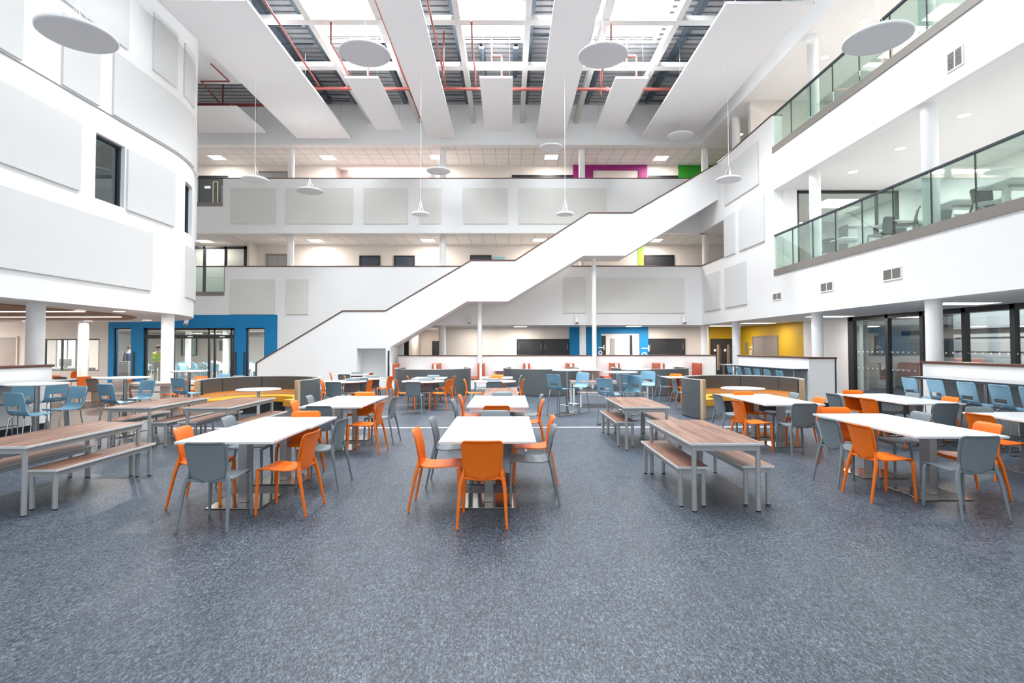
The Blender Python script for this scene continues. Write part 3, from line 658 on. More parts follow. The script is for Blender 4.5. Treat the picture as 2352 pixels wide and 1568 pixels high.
# ------------------------------------------------------------------ curved drum on the left
DX, DCX, DCY, DR = -9.55, -15.25, 15.0, 5.7
def dpath(s, off=0):
    """s metres along the drum; off = outward offset"""
    if s <= DCY: return (DX+off, s)
    a = (s-DCY)/DR; return (DCX+(DR+off)*math.cos(a), DCY+(DR+off)*math.sin(a))
def drumband(mb, s0, s1, z0, z1, off0, off1, n=None):
    n = n or max(2, int((s1-max(s0, DCY))/.15)+2)
    ss = [s0]+([DCY] if s0 < DCY < s1 else []); a = max(s0, DCY) if s1 > DCY else s0
    if s1 > DCY: ss += [a+(s1-a)*i/n for i in range(1, n+1)]
    else: ss.append(s1)
    R = []
    for s in ss:
        p, q = dpath(s, off0), dpath(s, off1); R.append([mb.bm.verts.new((*c, z)) for c, z in ((p, z0), (q, z0), (q, z1), (p, z1))])
    for i in range(len(R)-1):
        for k in range(4): mb.bm.faces.new((R[i][k], R[i+1][k], R[i+1][(k+1) % 4], R[i][(k+1) % 4]))
    mb.bm.faces.new(R[0]); mb.bm.faces.new(R[-1][::-1])
def dhit(u, v):
    d = ray(u, v); t = DX/d.x; p = EYE+d*t
    if p.y <= DCY: return p.y, p.z
    ox, oy = -DCX, -DCY; A = d.x**2+d.y**2; Bq = 2*(ox*d.x+oy*d.y); Cq = ox*ox+oy*oy-DR*DR
    disc = Bq*Bq-4*A*Cq
    if disc < 0: t = -Bq/(2*A)
    else: t = (-Bq-math.sqrt(disc))/(2*A)
    p = EYE+d*t; return DCY+DR*math.atan2(p.y-DCY, p.x-DCX), p.z
ZL = 7.27; SEND = DCY+DR*rad(100)
w1a, wz1 = dhit(221, 301); w1b, wz0 = dhit(285, 472)
w2a, _ = dhit(425, 470); w2b, _ = dhit(441, 480)
WZ0, WZ1 = 5.15, 6.68
b = MB()
drumband(b, YFRONT, SEND, S1, WZ0, -.25, 0); drumband(b, YFRONT, SEND, WZ1, ZL-.03, -.25, 0)
drumband(b, YFRONT, w1a, WZ0, WZ1, -.25, 0); drumband(b, w1b, w2a, WZ0, WZ1, -.25, 0); drumband(b, w2b, SEND, WZ0, WZ1, -.25, 0)
drumband(b, YFRONT, SEND, ZL-.03, ZL, -.25, -.05)
drumband(b, YFRONT, SEND, ZL, 12.45, -.25, .02)
struct(b.build('wall_left', WHITE, recentre=False))
for s0, s1 in ((w1a, w1b), (w2a, w2b)):
    t = bpy.data.objects.new('window_%d' % nw(), None); C.objects.link(t); t.location = (0, 0, 0); struct(t)
    b = MB(); drumband(b, s0, s1, WZ0, WZ1, -.16, -.15); b.build('window_pane', GLASSD, t)
    b = MB(); drumband(b, s0, s1, WZ1-.05, WZ1, -.2, -.1); drumband(b, s0, s1, WZ0, WZ0+.03, -.2, -.1); drumband(b, s0, s0+.04, WZ0, WZ1, -.2, -.1); drumband(b, s1-.05, s1, WZ0, WZ1, -.2, -.1); b.build('window_frame', NAVY, t)
b = MB(); drumband(b, YFRONT, SEND, WZ0-1, ZL, -4.2, -4.1); struct(b.build('wall_left', GREYW, recentre=False))
# soffit under the drum with the wood insert
b = MB(); pts = [(*dpath(YFRONT, -.24), S1+.002), (*dpath(DCY, -.24), S1+.002)]+[(*dpath(DCY+(SEND-DCY)*i/24, -.24), S1+.002) for i in range(1, 25)]+[(-30, DCY+DR, S1+.002), (-30, YFRONT, S1+.002)]
b.poly(pts, (0, 0, .1)); struct(b.build('ceiling', SOFFIT, smooth=False, recentre=False))
struct_box('ceiling', SOFFIT, (-30, xb(333, 750), 20.8, YB, 2.98, 3.1))
struct_box('wall_left', WHITE, (-26.2, -26, YFRONT, YB, 0, 3.2))
b = MB(); ex = [PZ(u, v, S1-.02) for u, v in ((-60, 694), (0, 699), (62, 704), (104, 708), (200, 716), (270, 722), (300, 726), (314, 729.5), (305, 732.5), (280, 734.5), (200, 735.2), (104, 735), (0, 732.5), (-60, 731))]
b.poly([(p.x, p.y, S1-.03) for p in ex], (0, 0, .03)); wd = tag(b.build('wood_ceiling_panel', CEDAR, None, False), 'curved timber ceiling panel with two thin light strips under the drum', 'ceiling panel')
for v, u1_ in ((716, 195), (728.2, 280)):
    p0, p1 = PZ(-60, v, S1-.04), PZ(u1_, v, S1-.04); ym = (p0.y+p1.y)/2
    b = MB(); b.box(p0.x, p1.x, ym-.05, ym+.05, S1-.045, S1-.03); tag(b.build('strip_light', LENS, None, False), 'thin lit strip set in the timber ceiling panel, %s' % ('nearer one' if v == 716 else 'longer one'), 'light')
# drum panels
dpl = []
def dpanel(s0, s1, z0, z1, lab):
    b = MB(); drumband(b, s0, s1, z0, z1, .0 if z0 < ZL else .02, .05 if z0 < ZL else .07); tag(b.build('acoustic_panel', FABRICW), lab, 'wall panel')
yA = dhit(347, 600)[0]; dpanel(5.5, yA, 3.2, 4.74, 'longest white acoustic panel, low on the curved drum')
dpanel(dhit(425, 620)[0], dhit(446, 620)[0]+1.2, 3.2, 4.74, 'white acoustic panel wrapping the low right edge of the drum')
dpanel(6.2, dhit(182, 350)[0], 5.17, 6.70, 'white acoustic panel left of the larger drum window')
dpanel(dhit(290, 400)[0], dhit(399, 450)[0], 5.13, 6.66, 'white acoustic panel right of the larger drum window')
dpanel(dhit(449, 400)[0], dhit(449, 400)[0]+1.0, 5.1, 8.6, 'white acoustic panel seen edge-on at the right edge of the drum')
dpanel(6.0, dhit(46, 80)[0], ZL+.03, 8.85, 'white acoustic panel above the ledge at the far left of the photo')
dpanel(dhit(140, 100)[0], dhit(224, 200)[0], ZL+.03, 8.85, 'white acoustic panel above the ledge behind the nearest left lamp disc')
dpanel(dhit(256, 200)[0], dhit(443, 330)[0], ZL+.03, 8.85, 'long white acoustic panel above the ledge over the larger drum window')
dpanel(8.6, dhit(291, 60)[0], 9.12, 10.7, 'white acoustic panel in the top row above the nearest left lamp disc')
dpanel(dhit(349, 100)[0], dhit(403, 150)[0], 9.12, 10.7, 'white acoustic panel in the top row in the middle of the drum')
dpanel(dhit(420, 150)[0], dhit(443, 180)[0], 9.12, 10.7, 'white acoustic panel in the top row at the right end of the drum')

# ------------------------------------------------------------------ columns
def column(x, y, z0, z1, r, lab):
    b = MB(); b.cyl(x, y, z0, z1, r, 40); tag(b.build('column', WHITE), lab, 'column')
column(-10.25, 11.84, 0, S1, .165, 'thick round white column under the drum behind the left partition')
column(-9.9, 15.85, 0, S1, .165, 'round white column under the right end of the drum')
column(-15.6, 20.05, 0, S1, .165, 'round white column farther back under the drum near the cream wall window')
lev = ((0, S1, 'ground'), (F1-.1, S2, 'first'), (F2-.1, S3, 'top'))
for n_, (x, y) in enumerate(((8.78, 11.18), (8.82, 15.5), (8.86, 21.15), (8.83, 24.25))):
    for z0, z1, l_ in lev:
        if z0 > 6 and n_ == 0: pass
        y2 = y if y < YB else YB+.5
        column(x if n_ < 2 or z0 == 0 else x+.1, y2, z0, z1, .15, 'round white column on the %s floor of the right side, %s' % (l_, ['nearest one', 'second nearest', 'third from the front', 'in the far right corner'][n_]))
for n_, (x, y) in enumerate(((-9.9, 24.5), (-3.0, 24.5), (3.35, 24.5))):
    for z0, z1, l_ in lev:
        if n_ == 0 and z0 == 0: continue
        column(x+.0, 24.65, z0, z1, .145, 'round white column behind the %s floor parapet at the back, %s' % (l_, ['leftmost', 'middle one', 'right of the middle'][n_]))

# ------------------------------------------------------------------ staircase
YS, YS2 = 22.0, 23.5
tp = [(588, 833), (787, 713), (885, 713), (1082, 597), (1183, 597), (1352, 488), (1452, 488), (1648, 374)]
bt = [(1648, 458), (1437, 587), (1340, 587), (1166, 692), (1072, 692), (896, 797)]
top = [(PY(u, v, YS).x, PY(u, v, YS).z) for u, v in tp]; bot = [(PY(u, v, YS).x, PY(u, v, YS).z) for u, v in bt]
def lvl(L, i, j): z = (L[i][1]+L[j][1])/2; L[i] = (L[i][0], z); L[j] = (L[j][0], z)
lvl(top, 1, 2); lvl(top, 3, 4); lvl(top, 5, 6); lvl(bot, 1, 2); lvl(bot, 3, 4)
top[-1] = (XR, top[-1][1]); bot[0] = (XR, bot[0][1])
xl, xr_ = top[0][0], bot[-1][0]
outline = top+bot+[(xr_, 0), (xl, 0)]
st = thing('staircase', 'long white enclosed staircase rising from lower left to the top right', 'staircase', (xl, YS, 0))
nx0, nx1, nz1 = PY(820, 800, YS).x, PY(886, 800, YS).x, PY(850, 800, YS).z
def prismXZ(mb, poly, y0, y1): mb.poly([(x-xl, y0-YS, z) for x, z in poly], (0, y1-y0, 0))
def tz(x):
    for a, c in zip(top, top[1:]):
        if a[0] <= x <= c[0]: return a[1]+(c[1]-a[1])*(x-a[0])/(c[0]-a[0])
    return top[-1][1]
brev = bot[::-1]
def bz(x):
    if x < xr_: return 0
    for a, c in zip(brev, brev[1:]):
        if a[0] <= x <= c[0]: return a[1]+(c[1]-a[1])*(x-a[0])/(c[0]-a[0])
    return brev[-1][1]
xs = sorted({*[p[0] for p in top], *[p[0] for p in bot], nx0, nx1})
def stairwall(y0, y1, niche=False):
    b = MB()
    for a, c in zip(xs, xs[1:]):
        e = 1e-5; lo0, lo1 = bz(a+e), bz(c-e)
        if niche and a >= nx0-e and c <= nx1+e: lo0 = lo1 = nz1
        b.poly([(a-xl, y0-YS, lo0), (c-xl, y0-YS, lo1), (c-xl, y0-YS, tz(c-e)-.03), (a-xl, y0-YS, tz(a+e)-.03)], (0, y1-y0, 0))
    return b
b = stairwall(YS, YS+.12, True)
b.box(nx0-xl, nx1-xl, 0, .12, 0, .42); b.build('front_balustrade', WHITE, st, False)
stairwall(YS2-.12, YS2).build('rear_balustrade', WHITE, st, False)
b = MB(); b.box(nx0-xl-.05, nx1-xl+.05, .9, .95, 0, nz1+.05); b.box(nx0-xl-.05, nx0-xl, .12, .9, 0, nz1+.05); b.box(nx1-xl, nx1-xl+.05, .12, .9, 0, nz1+.05); b.box(nx0-xl, nx1-xl, .12, .9, nz1, nz1+.05); b.box(nx0-xl, nx1-xl, .12, .9, .38, .42); b.build('niche', WHITE, st, False)
b = MB()
for (x0, z0), (x1, z1) in zip(brev, brev[1:]):
    b.poly([(x0-xl, .12, z0), (x1-xl, .12, z1), (x1-xl, .12, z1+.15), (x0-xl, .12, z0+.15)], (0, 1.26, 0))
b.box(xr_-xl-.12, xr_-xl, .12, 1.38, 0, brev[0][1]); b.build('soffit', SOFFIT, st, False)
for y in (-.03, 1.35):
    b = MB()
    for (x0, z0), (x1, z1) in zip(top, top[1:]):
        b.poly([(x0-xl, y, z0-.035), (x1-xl, y, z1-.035), (x1-xl, y, z1+.01), (x0-xl, y, z0+.01)], (0, .18, 0))
    b.build('handrail', BROWN, st, False)
b = MB()
for (x0, z0), (x1, z1) in zip(top, top[1:]):
    if abs(z1-z0) < .1: b.box(x0-xl, x1-xl, .12, 1.38, z0-1.15, z0-1.1); continue
    n = round((z1-z0)/.165)
    for i in range(n):
        xa = x0+(x1-x0)*i/n; za = z0+(z1-z0)*(i+1)/n-1.12
        b.box(xa-xl, xa+(x1-x0)/n-xl, .12, 1.38, max(.01, za-.17), max(.02, za))
b.build('stair_treads', LINOB, st, False)
b = MB(); b.box(-.02, .04, -.02, .14, 0, top[0][1]-.03); b.box(xr_-xl-.09, xr_-xl-.02, -.02, 0, 0, PY(893, 805, YS).z); b.build('edge_guard', NAVY, st, False)
for u, v in ((1102, 692), (1364, 587)):
    x = PY(u, v, 22.75).x; zt = bz(x); b = MB(); b.cyl(x, 22.75, 0, zt, .095); tag(b.build('column', WHITE), 'slim round white post under the %s landing of the staircase' % ('lower' if u == 1102 else 'upper'), 'column')

# ------------------------------------------------------------------ low partitions
YP = 22.95
px0, px1 = PY(915, 815, YP).x, PY(1645, 813, YP).x
t = thing('low_wall', 'long low white wall with brown cap behind the coral booths at the back', 'partition', ((px0+px1)/2, YP, 0)); w2 = (px1-px0)/2; zt = PY(1300, 815, YP).z
b = MB(); b.box(-w2, w2, 0, .2, 0, zt-.04); b.build('wall_body', WHITE, t, False)
b = MB(); b.box(-w2-.03, w2+.03, -.03, .23, zt-.04, zt, .006); b.build('wall_cap', BROWN, t, False)
b = MB(); b.box(w2-.02, w2+.01, -.02, .22, 0, zt-.04); b.build('end_guard', NAVY, t, False)
def partition(p0, p1, z, lab, thick=.2, guard=False, kick=True, face=1):
    p0, p1 = Vector((*p0, 0)), Vector((*p1, 0)); d = p1-p0; L = d.length; a = math.degrees(math.atan2(d.y, d.x))
    t = thing('low_wall', lab, 'partition', p0, a)
    b = MB(); b.box(0, L, -thick*(face > 0), thick*(face < 0), .12 if kick else 0, z-.05); b.build('wall_body', WHITE, t, False)
    b = MB(); b.box(-.03, L+.03, -thick*(face > 0)-.03, thick*(face < 0)+.03, z-.05, z, .008); b.build('wall_cap', BROWN, t, False)
    if kick: b = MB(); b.box(.02, L-.02, -thick*(face > 0)+.03, thick*(face < 0)-.03, 0, .12); b.build('kickplate', BLACK, t, False)
    if guard: b = MB(); b.box(L-.03, L+.012, -thick*(face > 0)-.01, thick*(face < 0)+.01, 0, z-.05); b.build('end_guard', NAVY, t, False)
    return t
partition((-9.72, 4), (-9.72, 11.66), 1.34, 'low white partition with brown cap at the left edge of the photo', face=-1)
partition((8.58, 3), (8.58, 11.25), 1.39, 'low white partition with brown cap behind the blue stools at the right edge', face=1)
partition((8.42, 15.2), (7.98, 18.9), 1.40, 'low white partition behind the far right row of blue stools', face=1, kick=False)
partition((8.40, 15.2), (9.15, 15.2), 1.395, 'end wall of the far right partition facing the white tables', face=-1, guard=True)
# breakfast-bar counters
def counter(p0, p1, z, lab, depth=.5, side=1, nleg=3, grey=True):
    p0, p1 = Vector((*p0, 0)), Vector((*p1, 0)); d = p1-p0; L = d.length; a = math.degrees(math.atan2(d.y, d.x))
    t = thing('bar_counter', lab, 'counter', p0, a)
    b = MB(); b.box(0, L, 0, side*depth, z-.035, z, .004); b.build('worktop', NAVY, t, False)
    b = MB(); b.box(.01, L-.01, .01*side, side*(depth-.01), z, z+.004); b.build('worktop_surface', mat('pale_grey_laminate_'+str(len(bpy.data.materials)), (.50, .51, .52), .4), t, False)
    for i in range(nleg):
        x = .15+(L-.3)*i/(nleg-1); b = MB(); b.tube([(x, side*(depth-.12), .01), (x, side*(depth-.12), z-.035)], .03, 14); b.tube([(x, side*(depth-.12), 0), (x, side*(depth-.12), .015)], .13, 20); b.build('leg', STEEL, t)
    return t
counter((-9.7, 4.3), (-9.7, 11.4), 1.03, 'dark-edged bar counter along the left partition', .75, -1, 4)
counter((8.56, 3.2), (8.56, 10.95), 1.09, 'dark-edged bar counter in front of the right partition', .5, 1, 6)
counter((8.40, 15.25), (7.98, 19.6), 1.06, 'dark-edged bar counter at the far right partition', .45, 1, 6)
b = MB(); b.box(8.5, 8.56, 3.5, 10.8, .0, .98); tag(b.build('modesty_panel', GREYW, None, False), 'grey panel under the bar counter behind the right blue stools', 'panel')
b = MB(); b.poly([(8.36, 15.3, 0), (7.94, 18.85, 0), (7.955, 18.85, 0), (8.375, 15.3, 0)], (0, 0, 1.0)); tag(b.build('modesty_panel', GREYW, None, False), 'grey panel under the far right bar counter', 'panel')

# ------------------------------------------------------------------ acoustic panels on the flat walls
def panelY(u0, u1, v0, v1, lab):
    a, c = PY(u0, v1, YB), PY(u1, v0, YB); b = MB(); b.box(a.x, c.x, YB-.045, YB, a.z, c.z, .006); tag(b.build('acoustic_panel', FABRIC, None, False), lab, 'wall panel')
names = ['first from the left on the upper back parapet', 'wide one, second from the left on the upper back parapet', 'third from the left on the upper back parapet', 'narrow one, fourth from the left on the upper back parapet', 'fifth from the left on the upper back parapet', 'widest on the upper back parapet, partly behind the stair']
for (u0, u1), nm in zip(((529, 634), (657, 811), (835, 937.5), (963, 1014), (1064, 1166), (1191, 1393)), names): panelY(u0, u1, 432.5, 514.5, 'cream acoustic panel, '+nm)
for (u0, u1, v0, v1), nm in zip(((529, 632, 641, 722), (657, 709, 641, 722), (1294, 1345, 637, 719), (1370, 1571, 638, 719)), ('above the blue entrance wall', 'narrow one right of the blue entrance wall', 'narrow one under the stair, left of the upper landing post', 'widest one on the lower parapet under the stair')): panelY(u0, u1, v0, v1, 'cream acoustic panel, '+nm)
def panelX(uR, vT, vB, uL, lab):
    a, c = PX(uR, vB, XR), PX(uR, vT, XR); y2 = PX(uL, vB, XR).y
    b = MB(); b.box(XR-.05, XR, a.y, y2, a.z, c.z, .006); tag(b.build('acoustic_panel', FABRICW, None, False), lab, 'wall panel')
panelX(1744, 322, 423, 1666, 'pale acoustic panel highest on the right wall beside the stair head')
panelX(1757.7, 447.6, 553.3, 1699.5, 'pale acoustic panel on the right wall below the topmost panel, nearest the balcony')
panelX(1690, 486, 581, 1665.6, 'narrow pale acoustic panel on the right wall beside the first floor opening')
panelX(1656, 620.5, 709, 1618.7, 'pale acoustic panel lowest on the right wall next to the back corner')
panelX(1716.6, 598.5, 698, 1667, 'pale acoustic panel lowest on the right wall, second from the back corner')
# vents
for uR, uL, vT, vB, lab in ((1796, 1775.5, 670, 691, 'smallest pale wall vent on the right facade, nearest the back'), (1914.5, 1885, 645, 672, 'pale wall vent on the right facade between the smallest and the largest'), (2072, 2028, 612, 646, 'largest pale wall vent below the first floor balcony'), (2214, 2175, 108, 163, 'pale wall vent below the top floor balcony')):
    uc = (uR+uL)/2; vc = (vT+vB)/2; p = PX(uc, vc, XR); y0, y1 = PX(uR, vc, XR).y, PX(uL, vc, XR).y; h = abs(PX(uc, vT, XR).z-PX(uc, vB, XR).z)*.42
    t = thing('wall_vent', lab, 'vent', (XR, p.y, p.z)); w2 = (y1-y0)/2
    b = MB(); b.box(-.02, 0, -w2, w2, -h, -h+.03); b.box(-.02, 0, -w2, w2, h-.03, h); b.box(-.021, .0, -w2, -w2+.03, -h+.03, h-.03); b.box(-.021, .0, w2-.03, w2, -h+.03, h-.03); b.box(-.021, .0, -.012, .012, -h+.03, h-.03); b.build('vent_frame', RAFTE, t, False)
    b = MB(); n = 9
    for i in range(n): b.box(-.014, -.004, -w2+.02, w2-.02, -h+.04+(2*h-.08)*i/n, -h+.04+(2*h-.08)*i/n+.016)
    b.build('vent_slats', TRIMB, t, False)
    b = MB(); b.box(-.004, -.001, -w2+.02, w2-.02, -h+.02, h-.02); b.build('vent_back', GREYW, t, False)

# ------------------------------------------------------------------ lights
def squarelight(u, v, z, lab, sx=.6, sy=.6, power=75, light=True):
    p = PZ(u, v, z-.01); t = thing('ceiling_light', lab, 'light', (p.x, p.y, z-.012))
    b = MB(); b.box(-sx/2-.02, sx/2+.02, -sy/2-.02, sy/2+.02, 0, .012); b.build('light_frame', RAFTE, t, False)
    b = MB(); b.box(-sx/2, sx/2, -sy/2, sy/2, -.006, 0); b.build('diffuser', LENS, t, False)
    if light: area(0, 0, -.03, sx, sy, power, col=(1, .90, .82), parent=t)
for k, (u, v) in enumerate(((499, 362), (754, 362), (1004, 361), (1266, 361), (1518, 363.5))): squarelight(u, v, S3, 'square lit panel in the top back gallery ceiling, %s from the left' % ordn[k])
for k, (u, v) in enumerate(((470, 554), (726, 553), (983, 552), (1240, 551), (1504, 552))): squarelight(u, v, S2, 'square lit panel in the first floor back gallery ceiling, %s from the left' % ordn[k])
for k, (u, v) in enumerate(((1195, 749.8), (1455, 749.2))): squarelight(u, v, S1, 'square lit panel in the ground floor back ceiling, %s one' % ('left' if k == 0 else 'right'), power=60)
for x in (-1.5, 7.0): area(x, 25.4, S1-.03, .6, .6, 55, col=(1, .90, .82))
for k, (u, v) in enumerate(((1665, 748), (1740, 742), (1905, 726.5), (2210, 697))): squarelight(u, v, S1, 'rectangular lit panel in the right ground floor ceiling, %s from the back' % ordn[k], 1.2, .6, 45)
def downlight(u, v, z, lab, power=14, r=.09):
    p = PZ(u, v, z-.01); t = thing('downlight', lab, 'light', (p.x, p.y, z-.01))
    b = MB(); b.tube([(0, 0, 0), (0, 0, .01)], r+.02, 24); b.build('light_rim', RAFTE, t)
    b = MB(); b.tube([(0, 0, -.004), (0, 0, 0)], r, 24); b.build('lens', LENSB, t)
    area(0, 0, -.03, .15, .15, power, col=(1, .93, .87), parent=t)
for k, (u, v) in enumerate(((274, 715), (337, 735), (203, 737), (215, 746), (62, 737))):
    downlight(u, v, S1 if k != 3 else 2.98, 'round downlight under the drum, '+['nearest one right of the timber panel', 'one by the right end column', 'one just left of the middle column', 'one over the cream wall window', 'one behind the thick left column'][k], 60, .13)
for k, (u, v) in enumerate(((1959, 395), (2068, 341), (2214, 265))): downlight(u, v, S2, 'round downlight in the first floor balcony ceiling, %s from the back' % ordn[k], 16, .12)
for k, (u, v) in enumerate(((1700, 309), (1777, 239), (1894, 132), (1984, 49))): downlight(u, v, S3, 'round downlight in the top floor balcony ceiling, %s from the back' % ordn[k], 16, .12)
for x, y in ((-20, 12), (-24, 17), (-18, 6), (-25, 22)): area(x, y, S1-.05, 1.6, 1.6, 420, col=(1, .92, .85))  # added area lights out of view, brighten the walls under the drum
# pendant discs
def pendant(u, v, y, dia, lab, dome=False, ztop=None):
    p = PY(u, v, y); t = thing('pendant_lamp', lab, 'pendant lamp', (p.x, p.y, p.z)); r = dia/2
    b = MB()
    if dome: b.lathe([(0, 0), (r*.9, 0), (r*.98, .012), (r, .03), (r*.96, .045), (r*.6, .09), (r*.3, .12), (.05, .13), (0, .13)])
    else: b.lathe([(r*.96, .0), (r, .012), (r, .04), (r*.97, .055), (0, .06)])
    b.build('lamp_body', LAMPR, t)
    b = MB(); b.lathe([(0, -.004), (r*.95, -.004), (r*.955, .004), (0, .004)]); b.build('diffuser', LAMPD, t)
    up = 20 if dia > .9 and p.z < 8.2 else 14 if p.z < 8.2 else 3
    if p.z < 8.2: area(0, 0, .14 if dome else .075, r, r, up, rot=(math.pi, 0, 0), col=(1, .97, .95), parent=t)  # added uplight on top of the lamp, brightens the rafts overhead
    zt = (ztop or ZF)-p.z; b = MB(); b.tube([(0, 0, .1), (.03, 0, .3), (0, 0, .55), (0, 0, zt)], .0045, 6)
    if not dome:
        for k in range(3): a = 2*math.pi*k/3+.5; b.tube([(r*.45*math.cos(a), r*.45*math.sin(a), .05), (0, 0, .5)], .0016, 5)
    b.build('cord', RAFTE, t)
pendant(178, 84, 7.75, .98, 'nearest large white lamp disc at the upper left, against the drum', ztop=ZR)
pendant(838, 126, 10.4, .98, 'large white lamp disc hanging before the left skylight', ztop=ZR)
pendant(1385, 130, 10.65, .98, 'large white lamp disc hanging before the right long raft', ztop=ZR)
pendant(2015, 93, 8.5, .98, 'nearest large white lamp disc at the upper right, before the glass balcony', ztop=ZR)
pendant(585, 414, 16.94, .78, 'white lamp disc hanging lowest left over the sliding doors', ztop=ZF)
pendant(711, 440, 21.5, 1.03, 'white lamp disc in front of the wide panel on the upper back parapet')
pendant(966, 493, 17.46, .55, 'small domed white pendant left of centre')
pendant(1298, 493, 17.53, .55, 'small domed white pendant right of centre before the stair')
pendant(1674, 414, 16.97, .77, 'white lamp disc hanging before the right wall at the stair head')
pendant(1562, 313, 21.5, .97, 'white lamp disc close under the wide right raft')
pendant(1266, 340, 21.9, .95, 'white lamp disc under the far end of the right long raft')
pendant(1007, 394, 21.9, .97, 'white lamp disc under the far end of the left long raft')
# small camera / spotlight heads
def spot(u, v, y, lab, x=None):
    p = PY(u, v, y); t = thing('spotlight', lab, 'spotlight', tuple(p)); b = MB(); b.box(-.05, .05, -.02, 23.99-y if y > 23.85 else 23.97-y, .12, .26, .01); b.tube([(0, 0, .12), (0, -.05, .05)], .02, 8); b.build('bracket', RAFTE, t)
    b = MB(); b.tube([(0, -.02, .08), (.02, -.16, -.1)], .085, 16); b.build('lamp_head', RAFTE, t)
    b = MB(); b.tube([(.02, -.16, -.1), (.021, -.167, -.108)], .06, 16); b.build('lens', GREYW, t)
spot(1077, 737, 23.9, 'small white spotlight on the wall under the stair'); spot(1323, 737, 23.9, 'small white spotlight on the wall left of the tall landing post'); spot(1569, 737, 23.9, 'small white spotlight on the wall near the right corner')
spot(430, 740, 23.8, 'small white spotlight on the blue wall at the drum corner')

# ------------------------------------------------------------------ furniture models
def make_chair(col, label, loc, rot):
    t = thing('plastic_chair', label, 'chair', loc, rot)
    b = MB(); b.sheet([(.238, .415, .188), (.243, .437, .192), (.232, .452, .196), (.15, .455, .2), (.05, .447, .2), (-.06, .442, .198), (-.13, .446, .196), (-.172, .462, .193), (-.19, .49, .19)], 8, .012, cz=.008)
    b.build('seat', col, t)
    pr = [(-.192, .432, .06), (-.192, .438, .10), (-.193, .450, .13), (-.194, .470, .155), (-.197, .505, .175), (-.203, .56, .187), (-.209, .61, .191), (-.226, .68, .195), (-.243, .75, .199), (-.254, .785, .198), (-.262, .802, .190), (-.275, .814, .178), (-.29, .82, .16)]
    b = MB(); b.sheet([(y, z, w) for y, z, w in pr], 10, .012, cy=.018); b.build('backrest', col, t)
    b = MB(); pp = [(-.204, .442, .06), (-.205, .452, .11), (-.207, .475, .145), (-.211, .51, .163), (-.22, .58, .169), (-.239, .68, .172), (-.254, .745, .175), (-.262, .775, .168), (-.266, .783, .15)]
    b.sheet([(y-.006, z, w) for y, z, w in pp], 8, .006, cy=.014); b.build('back_panel', col, t)
    for sx in (-1, 1):
        b = MB(); b.tube([(sx*.176, -.202, .545), (sx*.181, -.201, .50), (sx*.192, -.205, .455), (sx*.206, -.214, .405), (sx*.2125, -.228, .35), (sx*.234, -.298, .0)], [.004, .014, .019, .020, .018, .012], 8, (1.0, .9)); b.tube([(0, -.188, .436), (sx*.10, -.189, .440), (sx*.155, -.194, .452), (sx*.195, -.206, .445)], [.009, .010, .013, .016], 8, (1.0, 1.0)); b.build('leg', col, t)
        b = MB(); b.tube([(sx*.185, .215, .435), (sx*.198, .222, .40), (sx*.215, .232, 0)], [.018, .018, .012], 8, (1.0, 1.0)); b.build('leg', col, t)
    return t
TOPC = Vector((0, -.285, .82))
PROTO = {}
def chair(kind, u, v, rot, label, zt=.82, zfloor=0, y=None):
    """kind: material key; (u, v) where the middle of the back's top edge shows"""
    m = {'o': ORANGE, 'g': GREY, 't': TAUPE, 'w': RAFTE, 'd': CHARC, 'b': BLUE}[kind]
    off = Matrix.Rotation(rad(rot), 3, 'Z') @ TOPC
    if y is None: p = PZ(u, v, zfloor+zt)
    else: p = PY(u, v, y-0)
    loc = (p.x-off.x, p.y-off.y, zfloor)
    if kind not in PROTO: PROTO[kind] = make_chair(m, label, loc, rot); return PROTO[kind]
    return dup(PROTO[kind], loc, rot, label)
ZM = dict(A=(1030, 840, 9.046), B=(870, 840, 11.2), C=(700, 830, 9.222), D=(1230, 830, 10.453), E=(1380, 830, 9.8), F=(1580, 860, 6.918), G=(1860, 860, 4.78), H=(0, 840, 9.046), I=(120, 840, 6.918), J=(360, 840, 5.88), K=(2080, 860, 4.9), L=(620, 880, 7.587), a=(350, 820, 3.733), b=(880, 820, 3.919), c=(1350, 820, 3.92), d=(1800, 820, 3.92))
def q(k, x, y): o = ZM[k]; return o[0]+x/o[2], o[1]+y/o[2]

# -- white square pedestal tables
def square_table(x, y, label, w=.995, l=.99, rot=0):
    t = thing('pedestal_table', label, 'table', (x, y, 0), rot)
    b = MB(); b.box(-w/2, w/2, -l/2, l/2, .715, .74, .003); b.build('tabletop', TOPW, t, False)
    b = MB(); b.box(-.045, .045, -.08, .08, .012, .70, .004); b.box(-.2, .2, -.2, .2, .70, .715); b.build('pedestal', STEEL, t, False)
    b = MB(); b.box(-.29, .29, -.29, .29, .002, .012, .003); b.build('base_plate', POLISH, t, False)
    return t
SQ = [None]
def pair(x, y0, where, w=.995):
    for k, yy in enumerate((y0+.5, y0+1.495)):
        lab = 'white square table, %s of the pair %s' % ('nearer half' if k == 0 else 'farther half', where)
        if SQ[0] is None: SQ[0] = square_table(x, yy, lab)
        else: dup(SQ[0], (x+(.03 if 'front left' in where and k else 0), yy, 0), 0, lab)
pair(-.22, 5.55, 'in the centre foreground'); pair(-2.9, 5.56, 'in the front left'); pair(4.83, 5.78, 'in the front right')
pair(-2.87, 8.75, 'second back on the left'); pair(4.72, 8.96, 'second back on the right'); pair(7.13, 9.05, 'before the right bar counter'); pair(7.1, 5.93, 'cut by the right edge of the photo')
